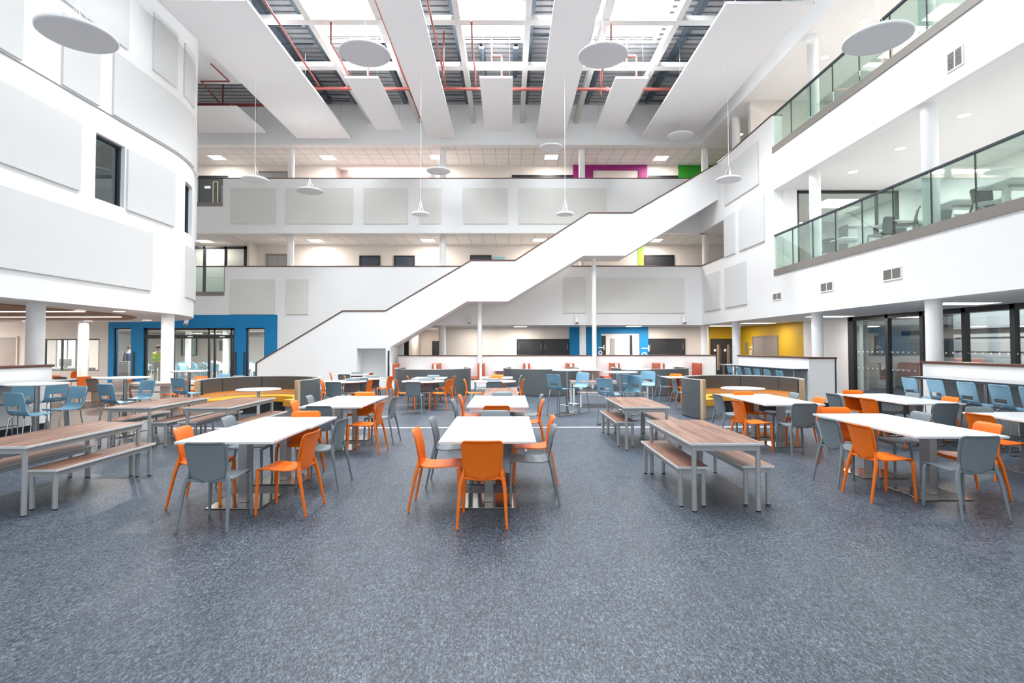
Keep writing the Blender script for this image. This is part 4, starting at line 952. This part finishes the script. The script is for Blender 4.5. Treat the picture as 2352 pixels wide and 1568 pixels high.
# four-legged white table (second row, centre)
def leg_table(x, y, w, l, h, top, label, name='dining_table', cat='table', leg=.025, legm=SILVER, edge=EDGE, rot=0):
    t = thing(name, label, cat, (x, y, 0), rot)
    b = MB(); b.box(-w/2, w/2, -l/2, l/2, h-.028, h-.002, .004); b.build('edging', edge, t, False)
    b = MB(); b.box(-w/2+.006, w/2-.006, -l/2+.006, l/2-.006, h-.003, h); b.build('tabletop' if cat == 'table' else 'seat', top, t, False)
    b = MB(); i = .035
    b.box(-w/2+i, w/2-i, -l/2+i, -l/2+i+.025, h-.085, h-.028); b.box(-w/2+i, w/2-i, l/2-i-.025, l/2-i, h-.085, h-.028)
    b.box(-w/2+i, -w/2+i+.025, -l/2+i, l/2-i, h-.085, h-.028); b.box(w/2-i-.025, w/2-i, -l/2+i, l/2-i, h-.085, h-.028); b.build('frame', legm, t, False)
    for sx in (-1, 1):
        for sy in (-1, 1):
            b = MB(); b.tube([(sx*(w/2-.05), sy*(l/2-.05), .012), (sx*(w/2-.05), sy*(l/2-.05), h-.03)], leg, 16); lg = b.build('leg', legm, t)
            b = MB(); b.tube([(sx*(w/2-.05), sy*(l/2-.05), 0), (sx*(w/2-.05), sy*(l/2-.05), .014)], leg*.92, 12); b.build('foot', BLACK, lg)
    return t
leg_table(-.18, 9.73, 1.0, 1.98, .74, TOPW, 'white rectangular four-legged table in the second row at the centre', edge=TOPW, leg=.018, legm=RAFTE)
# walnut dining tables and benches
wt = leg_table(2.24, 6.48, .76, 1.78, .71, WALNUT, 'nearest walnut-topped dining table with silver legs, right of centre', 'walnut_table')
def wtab(x, y, rot, lab): return dup(wt, (x, y, 0), rot, lab)
wtab(2.26, 9.8, 0, 'walnut-topped dining table behind the nearest right walnut table')
wtab(-5.22, 6.40, 0, 'walnut-topped dining table at the left edge of the foreground')
wtab(-6.3, 9.95, 0, 'walnut-topped dining table left of the curved booth, outer one')
wtab(-4.98, 9.9, 0, 'walnut-topped dining table left of the curved booth, inner one')
leg_table(-.165, 12.2, .72, 1.8, .71, WALNUT, 'walnut-topped table directly behind the second white table at the centre', 'walnut_table')
leg_table(2.9, 15.85, 2.2, .75, .71, WALNUT, 'walnut-topped table set crosswise behind the high tables', 'walnut_table', legm=RAFTE)
bn = leg_table(1.95, 6.58, .34, 1.6, .43, WALNUT, 'walnut bench left of the nearest right walnut table', 'walnut_bench', 'bench')
def bench(x, y, lab, rot=0): return dup(bn, (x, y, 0), rot, lab)
bench(2.66, 6.62, 'walnut bench right of the nearest right walnut table'); bench(1.98, 10.03, 'walnut bench left of the second right walnut table'); bench(2.78, 10.0, 'walnut bench right of the second right walnut table')
bench(-4.88, 6.53, 'walnut bench right of the front left walnut table'); bench(-5.62, 6.45, 'walnut bench left of the front left walnut table')
bench(-6.92, 10.2, 'walnut bench left of the outer back-left walnut table'); bench(-5.98, 10.12, 'walnut bench right of the outer back-left walnut table'); bench(-5.47, 10.12, 'walnut bench left of the inner back-left walnut table'); bench(-4.58, 10.1, 'walnut bench right of the inner back-left walnut table')
leg_table(2.9, 15.25, 1.9, .32, .43, WALNUT, 'walnut bench before the crosswise walnut table behind the high tables', 'walnut_bench', 'bench', legm=RAFTE)
leg_table(PZ(*q('I', 1500, 262), .71).x, PZ(*q('I', 1500, 262), .71).y, 1.9, .7, .71, WALNUT, 'walnut table under the drum before the blue entrance', 'walnut_table', legm=RAFTE)
pbn = PZ(*q('I', 1300, 385), .43); leg_table(pbn.x+.1, pbn.y, 1.8, .32, .43, WALNUT, 'walnut bench under the drum before the blue entrance', 'walnut_bench', 'bench', legm=RAFTE)

# -- rows of chairs: (kind, zoomframe, x, y, rot, label)
CH = [
('o', 'b', 890, 752, 0, 'orange plastic chair with its back to us at the centre front white table'),
('o', 'b', 272, 643, -90, 'orange plastic chair left of the centre front white table, nearer one'),
('g', 'b', 420, 540, -90, 'grey plastic chair left of the centre front white table, farther one'),
('g', 'b', 1560, 612, 90, 'grey plastic chair right of the centre front white table, nearer one'),
('o', 'b', 1545, 530, 90, 'orange plastic chair right of the centre front white table, farther one'),
('g', 'A', 980, 917, 180, 'grey plastic chair facing us at the far end of the centre front white table'),
('o', 'A', 1000, 822, 0, 'orange plastic chair at the near end of the second centre white table'),
('g', 'A', 60, 692, -90, 'grey plastic chair left of the second centre white table, nearer one'),
('o', 'A', 205, 600, -90, 'orange plastic chair left of the second centre white table, farther one'),
('o', 'A', 1995, 692, 90, 'orange plastic chair right of the second centre white table, nearer one'),
('g', 'A', 1965, 590, 90, 'grey plastic chair right of the second centre white table, farther one'),
('g', 'A', 1120, 537, 180, 'grey plastic chair facing us behind the second centre white table'),
('g', 'A', 960, 320, 0, 'grey plastic chair with its back to us at the centre round table'),
('o', 'A', 310, 276, -88, 'orange plastic chair left of the centre round table'),
('o', 'A', 1580, 272, 80, 'orange plastic chair right of the centre round table'),
('g', 'A', 930, 252, 180, 'grey plastic chair facing us behind the centre round table'),
('o', 'A', 965, 232, 0, 'orange plastic chair, back to us, at the square table behind the centre round table'),
('o', 'A', 1020, 180, 180, 'orange plastic chair facing us behind the farthest centre white table'),
('g', 'A', 500, 200, -90, 'grey plastic chair left of the farthest centre white table'),
('g', 'A', 1525, 197, 90, 'grey plastic chair right of the farthest centre white table'),
('g', 'B', 870, 406, 0, 'grey plastic chair with its back to us at the round table left of centre'),
('o', 'B', 415, 347, -75, 'orange plastic chair left of the round table left of centre'),
('o', 'B', 1840, 350, 78, 'orange plastic chair right of the round table left of centre'),
('g', 'B', 1220, 310, 180, 'grey plastic chair facing us behind the round table left of centre'),
('o', 'B', 715, 257, -80, 'orange plastic chair left of the white table before the left dark curved screen'),
('g', 'B', 1265, 296, 0, 'grey chair at the near end of the white table before the left curved screen'),
('g', 'B', 1410, 232, 180, 'grey plastic chair facing us before the left dark curved screen'),
('o', 'B', 1970, 252, 85, 'orange plastic chair right of the white table before the left curved screen'),
('g', 'C', 590, 430, 0, 'grey plastic chair with its back to us at the round table before the stair wall'),
('o', 'C', 325, 378, -80, 'orange plastic chair between the left curved booth and the round table'),
('g', 'C', 1035, 352, 180, 'grey plastic chair facing us behind the round table before the stair wall'),
('o', 'C', 1425, 380, 85, 'orange plastic chair right of the round table before the stair wall'),
('o', 'C', 825, 302, -75, 'orange plastic chair left of the white table before the stair niche'),
('g', 'C', 1190, 342, 0, 'grey plastic chair with its back to us at the white table before the stair niche'),
('g', 'C', 1460, 287, 180, 'grey plastic chair facing us before the stair niche'),
('o', 'C', 1845, 307, 80, 'orange plastic chair right of the white table before the stair niche'),
('o', 'C', 520, 240, -75, 'orange plastic chair left of the farthest white table along the stair wall'),
('g', 'C', 825, 267, 0, 'grey plastic chair, back to us, at the farthest white table along the stair wall'),
('g', 'C', 1115, 220, 180, 'grey plastic chair facing us behind the farthest table along the stair wall'),
('o', 'C', 1430, 237, 85, 'orange plastic chair right of the farthest white table along the stair wall'),
('g', 'a', 435, 730, 0, 'grey plastic chair with its back to us at the front left white tables'),
('o', 'a', 228, 600, -83, 'orange plastic chair left of the front left white tables, nearer one'),
('g', 'a', 622, 510, -83, 'grey plastic chair left of the front left white tables, farther one'),
('o', 'a', 1395, 632, 86, 'orange plastic chair right of the front left white tables, nearer one'),
('g', 'L', 1310, 603, 86, 'grey plastic chair right of the front left white tables, farther one'),
('o', 'L', 650, 478, 180, 'orange plastic chair facing us at the far end of the front left white tables'),
('g', 'L', 830, 392, 0, 'dark-looking grey chair at the near end of the second left white tables'),
('o', 'L', 385, 305, -85, 'orange plastic chair left of the second left white tables, nearer one'),
('g', 'L', 655, 214, -85, 'grey plastic chair left of the second left white tables, farther one'),
('o', 'L', 1980, 312, 86, 'orange plastic chair right of the second left white tables, nearer one'),
('g', 'L', 2210, 227, 86, 'grey plastic chair right of the second left white tables, farther one'),
('o', 'L', 1665, 148, 180, 'orange plastic chair facing us at the far end of the second left white tables'),
('g', 'd', 1800, 708, 0, 'grey plastic chair with its back to us at the front right white tables'),
('o', 'd', 650, 602, -86, 'orange plastic chair left of the front right white tables, nearer one'),
('g', 'd', 368, 545, -86, 'grey plastic chair left of the front right white tables, farther one'),
('o', 'd', 455, 449, 180, 'orange plastic chair facing us at the far end of the front right white tables'),
('g', 'd', 1265, 495, 86, 'grey plastic chair right of the front right white tables, farther one'),
('o', 'd', 1870, 590, 86, 'orange plastic chair right of the front right white tables, nearer one'),
('g', 'F', 1880, 457, 0, 'dark-looking grey chair at the near end of the second right white tables'),
('o', 'F', 745, 398, -86, 'orange plastic chair left of the second right white tables, nearer one'),
('g', 'F', 432, 308, -86, 'grey plastic chair left of the second right white tables, farther one'),
('o', 'F', 870, 258, 180, 'orange plastic chair facing us between the right curved booth and the white tables'),
('g', 'F', 1725, 288, 86, 'grey plastic chair right of the second right white tables, farther one'),
('o', 'F', 2130, 358, 86, 'orange plastic chair right of the second right white tables, nearer one'),
('g', 'G', 1525, 314, 0, 'grey chair at the near end of the white tables before the right bar counter'),
('o', 'G', 612, 258, -86, 'orange plastic chair left of the tables before the right bar counter, nearer one'),
('g', 'G', 232, 206, -86, 'grey plastic chair left of the tables before the right bar counter, farther one'),
('o', 'G', 455, 169, 180, 'orange plastic chair facing us before the glazing on the right'),
('g', 'G', 1155, 200, 86, 'grey plastic chair right of the tables before the right bar counter, farther one'),
('o', 'G', 1570, 243, 86, 'orange plastic chair right of the tables before the right bar counter, nearer one'),
('o', 'G', 1830, 428, -84, 'orange plastic chair left of the white tables cut by the right edge'),
('g', 'G', 1830, 350, 180, 'grey plastic chair facing us behind the tables cut by the right edge'),
('g', 'E', 1250, 297, -88, 'grey plastic chair left of the white table before the right dark curved screen'),
('o', 'E', 1675, 272, 180, 'orange plastic chair facing us before the right dark curved screen'),
('g', 'E', 1605, 388, -88, 'grey plastic chair left of the round table beside the right curved booth'),
('o', 'E', 1975, 322, 0, 'orange plastic chair with its back to us beside the right curved booth'),
('o', 'E', 1990, 338, 180, 'orange plastic chair facing us just left of the right curved booth'),
('o', 'H', 1165, 195, 180, 'orange plastic chair just past the end of the left partition, facing us'),
('t', 'H', 1225, 228, 0, 'taupe plastic chair just past the end of the left partition, back to us'),
('o', 'H', 1612, 108, 80, 'orange plastic chair seen edge-on by the middle column under the drum'),
('o', 'H', 1730, 224, -120, 'orange plastic chair in front of the middle column under the drum'),
('t', 'H', 1882, 262, -10, 'taupe plastic chair with its back to us right of the middle column under the drum'),
('o', 'I', 1262, 208, 110, 'orange plastic chair behind the middle left high table'),
('t', 'I', 1095, 215, -150, 'taupe plastic chair behind the middle left high table'),
('o', 'J', 405, 192, 88, 'orange plastic chair behind the rearmost left high table, left one'),
('o', 'J', 612, 140, 180, 'orange plastic chair behind the left curved booth near the sliding doors'),
('g', 'J', 1120, 128, 180, 'grey plastic chair just showing above the back of the left curved booth'),
('o', 'J', 1300, 143, 180, 'orange plastic chair just showing behind the left curved booth by the stair foot'),
]
for k, z, x, y, r, lab in CH: chair(k, *q(z, x, y), r, lab)
dup(PROTO['g'], (7.92, 6.6, 0), 86, 'grey plastic chair at the right edge of the photo, mostly cut off')

# -- round low tables
def round_table(x, y, r, label, h=.74, name='round_table', post=.035, base=.26, cat='table', white=False):
    t = thing(name, label, cat, (x, y, 0))
    b = MB(); b.lathe([(0, h-.028), (r-.012, h-.028), (r, h-.02), (r, h-.006), (r-.006, h), (0, h)], 64); b.build('tabletop', TOPW, t)
    b = MB(); b.tube([(0, 0, .014), (0, 0, h-.03)], post, 20); b.lathe([(0, h-.04), (.15, h-.04), (.15, h-.029), (0, h-.029)], 24); b.build('pedestal', RAFTE if white else STEEL, t)
    b = MB(); b.lathe([(0, .002), (base, .002), (base, .008), (base*.9, .014), (post, .02), (0, .02)], 40); b.build('base_plate', POLISH, t)
    return t
round_table(-.4, 15.35, .6, 'low round white table at the centre')
round_table(-2.42, 15.4, .6, 'low round white table left of centre')
round_table(-4.62, 15.4, .6, 'low round white table before the stair wall')
round_table(5.5, 15.4, .6, 'low round white table half hidden by the right curved booth')
dup(SQ[0], (-.38, 17.1, 0), 0, 'white square table behind the centre round table')
dup(SQ[0], (-2.45, 16.9, 0), 0, 'white square table before the left dark curved screen')
dup(SQ[0], (-4.42, 16.85, 0), 0, 'white square table before the stair niche')
dup(SQ[0], (-5.45, 19.2, 0), 0, 'white square table farthest along the stair wall')
dup(SQ[0], (5.42, 17.25, 0), 0, 'white square table before the right dark curved screen')
pj = PZ(*q('J', 450, 232), .74); dup(SQ[0], (-9.3, 15.3, 0), 0, 'white square table behind the rearmost left high table')
pj = PZ(*q('I', 760, 205), .74); dup(SQ[0], (-13.1, 17.35, 0), 0, 'white square table under the drum beside the middle column')
# -- high tables
HT = 1.115
def high(x, y, lab, r=.39): return round_table(x, y, r, lab, HT, 'high_table', .038, .26)
hp = lambda z, x, y: tuple(PZ(*q(z, x, y), 1.10))[:2]
high(1.49, 13.85, 'high round white table with two blue stools, nearest the centre'); high(*hp('E', 450, 243), 'high round white table behind the second right walnut table'); high(*hp('E', 790, 175), 'high round white table farthest of the three right of centre')
high(*hp('H', 772, 378), 'high round white table nearest the left partition', .42); high(*hp('I', 1160, 190), 'high round white table in the middle of the left three', .42); high(-7.98, 13.65, 'high round white table rearmost of the left three, by the booth', .42)
# -- blue stools
def make_stool(label, loc, rot):
    t = thing('blue_stool', label, 'stool', loc, rot)
    prof = [(.222, .640, 0.172), (.228, .655, 0.179), (.215, .667, 0.186), (.12, .662, 0.193), (.02, .655, 0.193), (-.08, .655, 0.192), (-.14, .668, 0.192), (-.178, .695, 0.192), (-.197, .725, 0.191), (-.203, .742, 0.191), (-.216, .808, 0.193), (-.225, .84, 0.193), (-.238, .90, 0.196), (-.255, .97, 0.195), (-.264, 1.0, 0.190), (-.272, 1.015, 0.177), (-.285, 1.02, 0.158)]
    b = MB(); b.sheet([(y, z, w, 1 if i > 8 else (i/8)) for i, (y, z, w) in enumerate(prof)], 10, .012, cy=.035, cz=.0, hole=lambda j, i: j in (9,) and 2 <= i <= 7)
    b.build('seat_shell', BLUE, t)
    for sx in (-1, 1):
        b = MB(); b.tube([(sx*.1, .14, .645), (sx*.14, .165, .625), (sx*.175, .225, .03), (sx*.175, .215, .012), (sx*.175, .18, .010), (sx*.175, -.2, .010), (sx*.175, -.235, .012), (sx*.175, -.24, .03), (sx*.14, -.165, .62), (sx*.1, -.14, .645)], .011, 8); b.build('sled_leg', CHROME, t)
    b = MB(); b.tube([(-.163, .205, .24), (.163, .205, .24)], .010, 8); b.build('footrest', CHROME, t)
    b = MB(); b.tube([(-.06, -.215, .70), (-.05, -.24, .69), (.05, -.24, .69), (.06, -.215, .70)], .005, 6); b.build('link_clip', STEEL, t)
    return t
STO = [None]
def stool(u, v, rot, lab, zt=1.02, xy=None):
    off = Matrix.Rotation(rad(rot), 3, 'Z') @ Vector((0, -.28, 0))
    if xy: loc = (xy[0], xy[1], 0)
    else: p = PZ(u, v, zt); loc = (p.x-off.x, p.y-off.y, 0)
    if STO[0] is None: STO[0] = make_stool(lab, loc, rot); return STO[0]
    return dup(STO[0], loc, rot, lab)
for z, x, y, r, lab in (
 ('D', 400, 312, -38, 'blue high stool with its back to us left of the central high table'), ('D', 1165, 262, 140, 'blue high stool facing us right of the central high table'),
 ('D', 1620, 402, -38, 'blue high stool with its back to us behind the second right walnut table'), ('E', 480, 285, -38, 'blue high stool half hidden behind a steel post right of centre'),
 ('E', 800, 311, 135, 'blue high stool facing us over the second right walnut table'), ('E', 1065, 220, 160, 'blue high stool facing us, farthest right of the three high tables'),
 ('H', 190, 556, -12, 'nearest blue stool at the left edge of the photo, back to us'), ('H', 545, 392, 72, 'blue stool behind the nearest left high table, tucked to the bar counter'), ('H', 1232, 350, 72, 'blue stool at the end of the left bar counter, turned away'),
 ('H', 1690, 418, 165, 'blue stool facing us between the left high tables, nearer one'), ('H', 2130, 380, -15, 'blue stool with its back to us behind the front left walnut table'),
 ('I', 1558, 220, 165, 'blue stool facing us beside the right end column of the drum'), ('I', 1965, 192, -15, 'blue stool with its back to us right of the drum end column'), ('J', 760, 117, 175, 'blue stool just showing above the left curved booth'),
 ('G', 1065, 38, -92, 'blue stool at the right bar counter, farthest from us'), ('G', 1350, 58, -92, 'blue stool at the right bar counter, second from the far end'), ('G', 1690, 84, -92, 'blue stool at the right bar counter, third from the far end'), ('G', 2050, 112, -92, 'blue stool at the right bar counter, fourth from the far end'), ('G', 2400, 146, -92, 'blue stool at the right bar counter, cut by the right edge')):
    if 'right bar counter' in lab: u_, v_ = q(z, x, y); st_o = stool(0, 0, r, lab, xy=(7.95, PX(u_, v_, 7.68).y)); st_o.scale = (1, 1, 1.07)
    elif 'just showing' in lab: st_o = stool(0, 0, r, lab, xy=(PY(489, 860, 15.2).x, 15.5)); st_o.scale = (1, 1, .92)
    else: stool(*q(z, x, y), r, lab)
for k, u in enumerate((1676, 1696, 1717, 1738, 1761, 1790)):
    yy = PX(u, 840, 7.5).y; stool(0, 0, -90, 'blue stool in the far row behind the right curved booth, %s from the left' % ordn[k], xy=(7.72, yy))

# -- curved booths
def booth(x, y, label, rot=0, R=1.38, inner=True):
    t = thing('curved_booth', label, 'booth', (x, y, 0), rot); A0, A1 = -30, 210; H = .93
    b = MB(); b.arcband(0, 0, R-.04, R, A0, A1, .02, H-.015, 64); b.build('screen', SCREEN, t)
    b = MB(); b.arcband(0, 0, R-.045, R+.005, A0, A1, H-.015, H, 64); b.build('top_edge', EDGE, t)
    for a in (A0, A1):
        c, s = math.cos(rad(a)), math.sin(rad(a)); M_ = Matrix.Translation(((R-.03)*c, (R-.03)*s, 0)) @ Matrix.Rotation(rad(a), 4, 'Z')
        b = MB(); b.box(-.07, .04, -.04, .04, 0, H, .01, 2, M_); b.build('end_post', OAK, t, False)
    b = MB(); b.arcband(0, 0, R-.06, R-.04, A0+2, A1-2, .40, H-.3, 64); b.build('back_board', PEACH, t)
    n = 5; st_ = (A1-A0-8)/n
    for i in range(n):
        a0 = A0+4+st_*i
        b = MB(); b.arcband(0, 0, R-.15, R-.045, a0+.4, a0+st_-.4, H-.35, H-.015, 16); b.build('back_cushion', VINYL, t)
    b = MB(); b.arcband(0, 0, R-.62, R-.06, A0+4, A1-4, .29, .44, 64); b.build('seat_cushion', AMBER, t)
    b = MB(); b.arcband(0, 0, R-.42, R-.06, A0+8, A1-8, .0, .29, 64); b.build('plinth', VINYL, t)
    for a in (A0+8, A1-8):
        M_ = Matrix.Rotation(rad(a), 4, 'Z'); b = MB(); b.box(R-.58, R-.06, -.02, .02, 0, .29, 0, 2, M_); b.build('end_panel', GREYW, t, False)
    return t
bt0 = booth(5.68, 13.35, 'curved grey and amber booth seat right of centre, open towards us')
dup(bt0, (-6.08, 13.4, 0), 0, 'curved grey and amber booth seat left of centre, open towards us')
round_table(5.52, 12.85, .49, 'round white table inside the right curved booth', .72, 'booth_table', white=True)
round_table(-5.88, 12.85, .49, 'round white table inside the left curved booth', .72, 'booth_table', white=True)
for x, l_ in ((-2.78, 'left'), (1.18, 'middle'), (5.16, 'right')):
    dup(bt0, (x, 20.0, 0), 180, 'curved dark screen booth turned away from us at the back, %s one' % l_)
    round_table(x, 20.3, .45, 'round white table inside the back booth, %s one' % l_, .72, 'booth_table', white=True)
# -- coral benches along the low wall
bx_ = [-4.72, -2.96, -1.13, .72, 2.5, 4.33, 6.14, 7.83]
first = None
for i, x in enumerate(bx_):
    pos = ('next to the stair wall', 'second from the stair', 'third from the stair', 'fourth from the stair', 'fourth from the right end', 'third from the right end', 'second from the right end', 'at the right end of the low wall')[i]
    t = thing('coral_bench', 'coral bench unit with white divider, %s' % pos, 'bench', (x, 22.3, 0))
    b = MB(); b.box(-.05, .05, -.45, .62, 0, 1.0, .01); b.build('divider', WHITE, t, False)
    for s in ((1,) if i == 0 else (-1,) if i == 7 else (-1, 1)):
        b = MB(); b.box(s*.05, s*.13, -.43, .6, .45, 1.02, .02); b.build('back_cushion', CORAL, t, False)
        b = MB(); b.box(s*.05, s*.5, -.43, .6, .38, .46, .02); b.build('seat_cushion', CORAL, t, False)
        b = MB(); b.box(s*.05, s*.46, -.4, .6, 0, .38); b.build('bench_base', WHITE, t, False)
    if i < 7:
        xm = (x+bx_[i+1])/2; t2 = thing('booth_table', 'white wall table between the coral benches, %s from the stair' % (ordn+['seventh'])[i], 'table', (xm, 22.35, 0))
        b = MB(); b.box(-.4, .4, -.5, .58, .72, .75, .004); b.build('tabletop', TOPW, t2, False); b = MB(); b.box(-.03, .03, -.2, .3, 0, .72); b.build('table_leg', RAFTE, t2, False)

# -- first floor furniture behind the glass
def z5(x, y): return 1700+x/3.267, 240+y/3.267
for k, x, y, r, lab in (('d', 655, 980, -60, 'dark chair behind the first floor glass, farthest left'), ('w', 925, 905, -60, 'white chair behind the first floor glass left of the dark one'), ('d', 1140, 830, 10, 'dark chair with its back to the first floor glass'),
     ('d', 1350, 740, 60, 'dark chair behind the first floor column'), ('w', 1520, 800, 150, 'white chair behind the middle of the first floor balcony'), ('d', 1560, 770, 90, 'dark chair right of the first floor column'),
     ('d', 1790, 615, -75, 'dark side-on chair behind the first floor glass near the right edge'), ('w', 1880, 645, 150, 'white chair behind the dark side-on chair upstairs'), ('w', 2040, 560, 30, 'white chair high at the right edge upstairs')):
    u, v = z5(x, y); p = PZ(u, v, F1-.12+.82)
    X_ = min(max(p.x, 9.25), 12.5); p = PX(u, v, X_)
    off = Matrix.Rotation(rad(r), 3, 'Z') @ TOPC
    loc = (p.x-off.x, p.y-off.y, F1-.12)
    m = {'d': CHARC, 'w': RAFTE}[k]
    if 'behind the dark side-on' in lab: loc = (10.35, 11.0, F1-.12)
    if k not in PROTO: PROTO[k] = make_chair(m, lab, loc, r)
    else: dup(PROTO[k], loc, r, lab)
for u_, v_, lab in ((1945, 547, 'farthest'), (2062, 508, 'second'), (2200, 462, 'third'), (2335, 412, 'nearest')):
    p = PZ(u_, v_, F1-.12+.73); x, y = p.x+.6, p.y+.25
    t = thing('study_table', 'white study table behind the first floor glass, %s one' % lab, 'table', (x, y, F1-.12))
    b = MB(); b.box(-.8, .8, -.4, .4, .71, .74, .004); b.build('tabletop', TOPW, t, False); b = MB(); b.tube([(0, 0, 0), (0, 0, .71)], .05, 14); b.box(-.5, .5, -.03, .03, .67, .71); b.build('pedestal', GREYW, t, False)
for k, (x, y) in enumerate(((11.2, 16.6), (12.8, 15.2))):
    t = thing('shelving_unit', 'grey open shelving unit behind the first floor glass, %s' % ('by the glazed screen' if k == 0 else 'farther in'), 'shelf', (x, y, F1-.12))
    b = MB()
    for z in (.3, .65, 1.0, 1.35): b.box(-.9, .9, -.2, .2, z, z+.03)
    b.build('shelf_boards', GREYW, t, False); b = MB()
    for s in (-.9, 0, .9): b.box(s-.02, s+.02, -.2, .2, 0, 1.4)
    b.build('uprights', CHARC, t, False)

# -- dining hall beyond the sliding doors
hall = []
n = 0
for r_ in range(3):
    for c_ in range(4):
        x = -19.9+c_*2.1+r_*.5; y = 29.5+r_*2.6
        round_table(x, y, .55, 'round table in the dining hall beyond the glass doors', .74, 'hall_table')['group'] = 'round tables in the far dining hall'
        for a in (20, 110, 200, 290):
            k = 'b' if (n*7) % 3 else 'w'; n += 1
            cx, cy_ = x+.8*math.cos(rad(a)), y+.8*math.sin(rad(a)); lab = ('blue' if k == 'b' else 'white')+' chair at a round table in the dining hall beyond the glass doors'
            if k not in PROTO: o = PROTO[k] = make_chair(BLUE, lab, (cx, cy_, 0), a+90)
            else: o = dup(PROTO[k], (cx, cy_, 0), a+90, lab)
            o['group'] = ('blue' if k == 'b' else 'white')+' chairs in the far dining hall'

# -- people
def skin_body(name, pts, edges, radii, m, parent, sub=2, z0=None):
    me = bpy.data.meshes.new(name); me.from_pydata(pts, edges, []); o = bpy.data.objects.new(name, me); C.objects.link(o); o.parent = parent
    me.materials.append(m)
    sk = o.modifiers.new('skin', 'SKIN'); sk.use_smooth_shade = True
    for i, r in enumerate(radii): me.skin_vertices[0].data[i].radius = (r, r*.85) if isinstance(r, (int, float)) else r
    me.skin_vertices[0].data[0].use_root = True
    sb = o.modifiers.new('sub', 'SUBSURF'); sb.levels = sub; sb.render_levels = sub
    return o
SKIN = mat('skin', (.50, .30, .22), .6); HAIR = mat('brown_hair', (.06, .035, .02), .7)
def person(loc, rot, label, top_m, leg_m, vest=None, helmet=None):
    t = thing('person', label, 'person', loc, rot)
    P = [(0, 0, .95), (0, .0, 1.12), (0, 0, 1.32), (0, 0, 1.45), (0, .01, 1.53), (0, .02, 1.62), (0, .02, 1.70),
         (.17, 0, 1.42), (.24, -.02, 1.16), (.20, .13, .98), (.17, .2, .94), (-.17, 0, 1.42), (-.24, -.02, 1.16), (-.2, .13, .98), (-.17, .2, .94),
         (.10, 0, .86), (.11, .01, .48), (.11, -.02, .08), (.12, .10, .035), (-.10, 0, .86), (-.11, .01, .48), (-.11, -.02, .08), (-.12, .10, .035)]
    E_ = [(0, 1), (1, 2), (2, 3), (3, 4), (4, 5), (5, 6), (3, 7), (7, 8), (8, 9), (9, 10), (3, 11), (11, 12), (12, 13), (13, 14), (0, 15), (15, 16), (16, 17), (17, 18), (0, 19), (19, 20), (20, 21), (21, 22)]
    R_ = [.14, .13, .15, .09, .055, .085, .07, .06, .045, .035, .03, .06, .045, .035, .03, .085, .06, .045, .04, .085, .06, .045, .04]
    skin_body('body', P, E_, R_, SKIN, t)
    skin_body('jacket', P[:4]+P[7:10]+P[11:14], [(0, 1), (1, 2), (2, 3), (3, 4), (4, 5), (5, 6), (3, 7), (7, 8), (8, 9)], [.165, .165, .18, .105, .085, .065, .05, .085, .065, .05], top_m, t)
    skin_body('trousers', [P[0]]+P[15:18]+P[19:22], [(0, 1), (1, 2), (2, 3), (0, 4), (4, 5), (5, 6)], [.15, .105, .08, .07, .105, .08, .07], leg_m, t)
    b = MB(); b.lathe([(0, 1.80), (.05, 1.79), (.095, 1.74), (.105, 1.68), (.09, 1.66), (0, 1.66)], 20); h = b.build('hair', HAIR if not helmet else helmet, t); h.location.y = .005
    if vest:
        b = MB(); b.box(-.19, .19, -.14, .14, 1.02, 1.05, .01); b.box(-.19, .19, -.14, .14, 1.18, 1.21, .01); b.build('reflective_band', RAFTE, t, False)
    return t
HIV = mat('yellow_hi_vis', (.62, .68, .02), .6); NV = mat('navy_cloth', (.02, .03, .08), .8); SAND = mat('sand_trousers', (.5, .45, .38), .8)
p = PY(362, 860, 25.6); person((p.x, 25.6, 0), 0, 'person in yellow hi-vis vest and pale trousers, seen from behind through the glass doors', HIV, SAND, True)
p = PY(297, 860, 26.2); person((p.x, 26.2, 0), 60, 'person in navy clothing partly hidden by the blue pier left of the sliding doors', NV, SAND)
b = MB(); px_ = PY(283, 860, 25.3).x; b.box(px_-.4, px_+.35, 25.1, 25.6, 0, 1.05, .02); tag(b.build('grey_cabinet', DOORB, None, False), 'grey cabinet behind the narrow glass panel left of the sliding doors', 'cabinet')
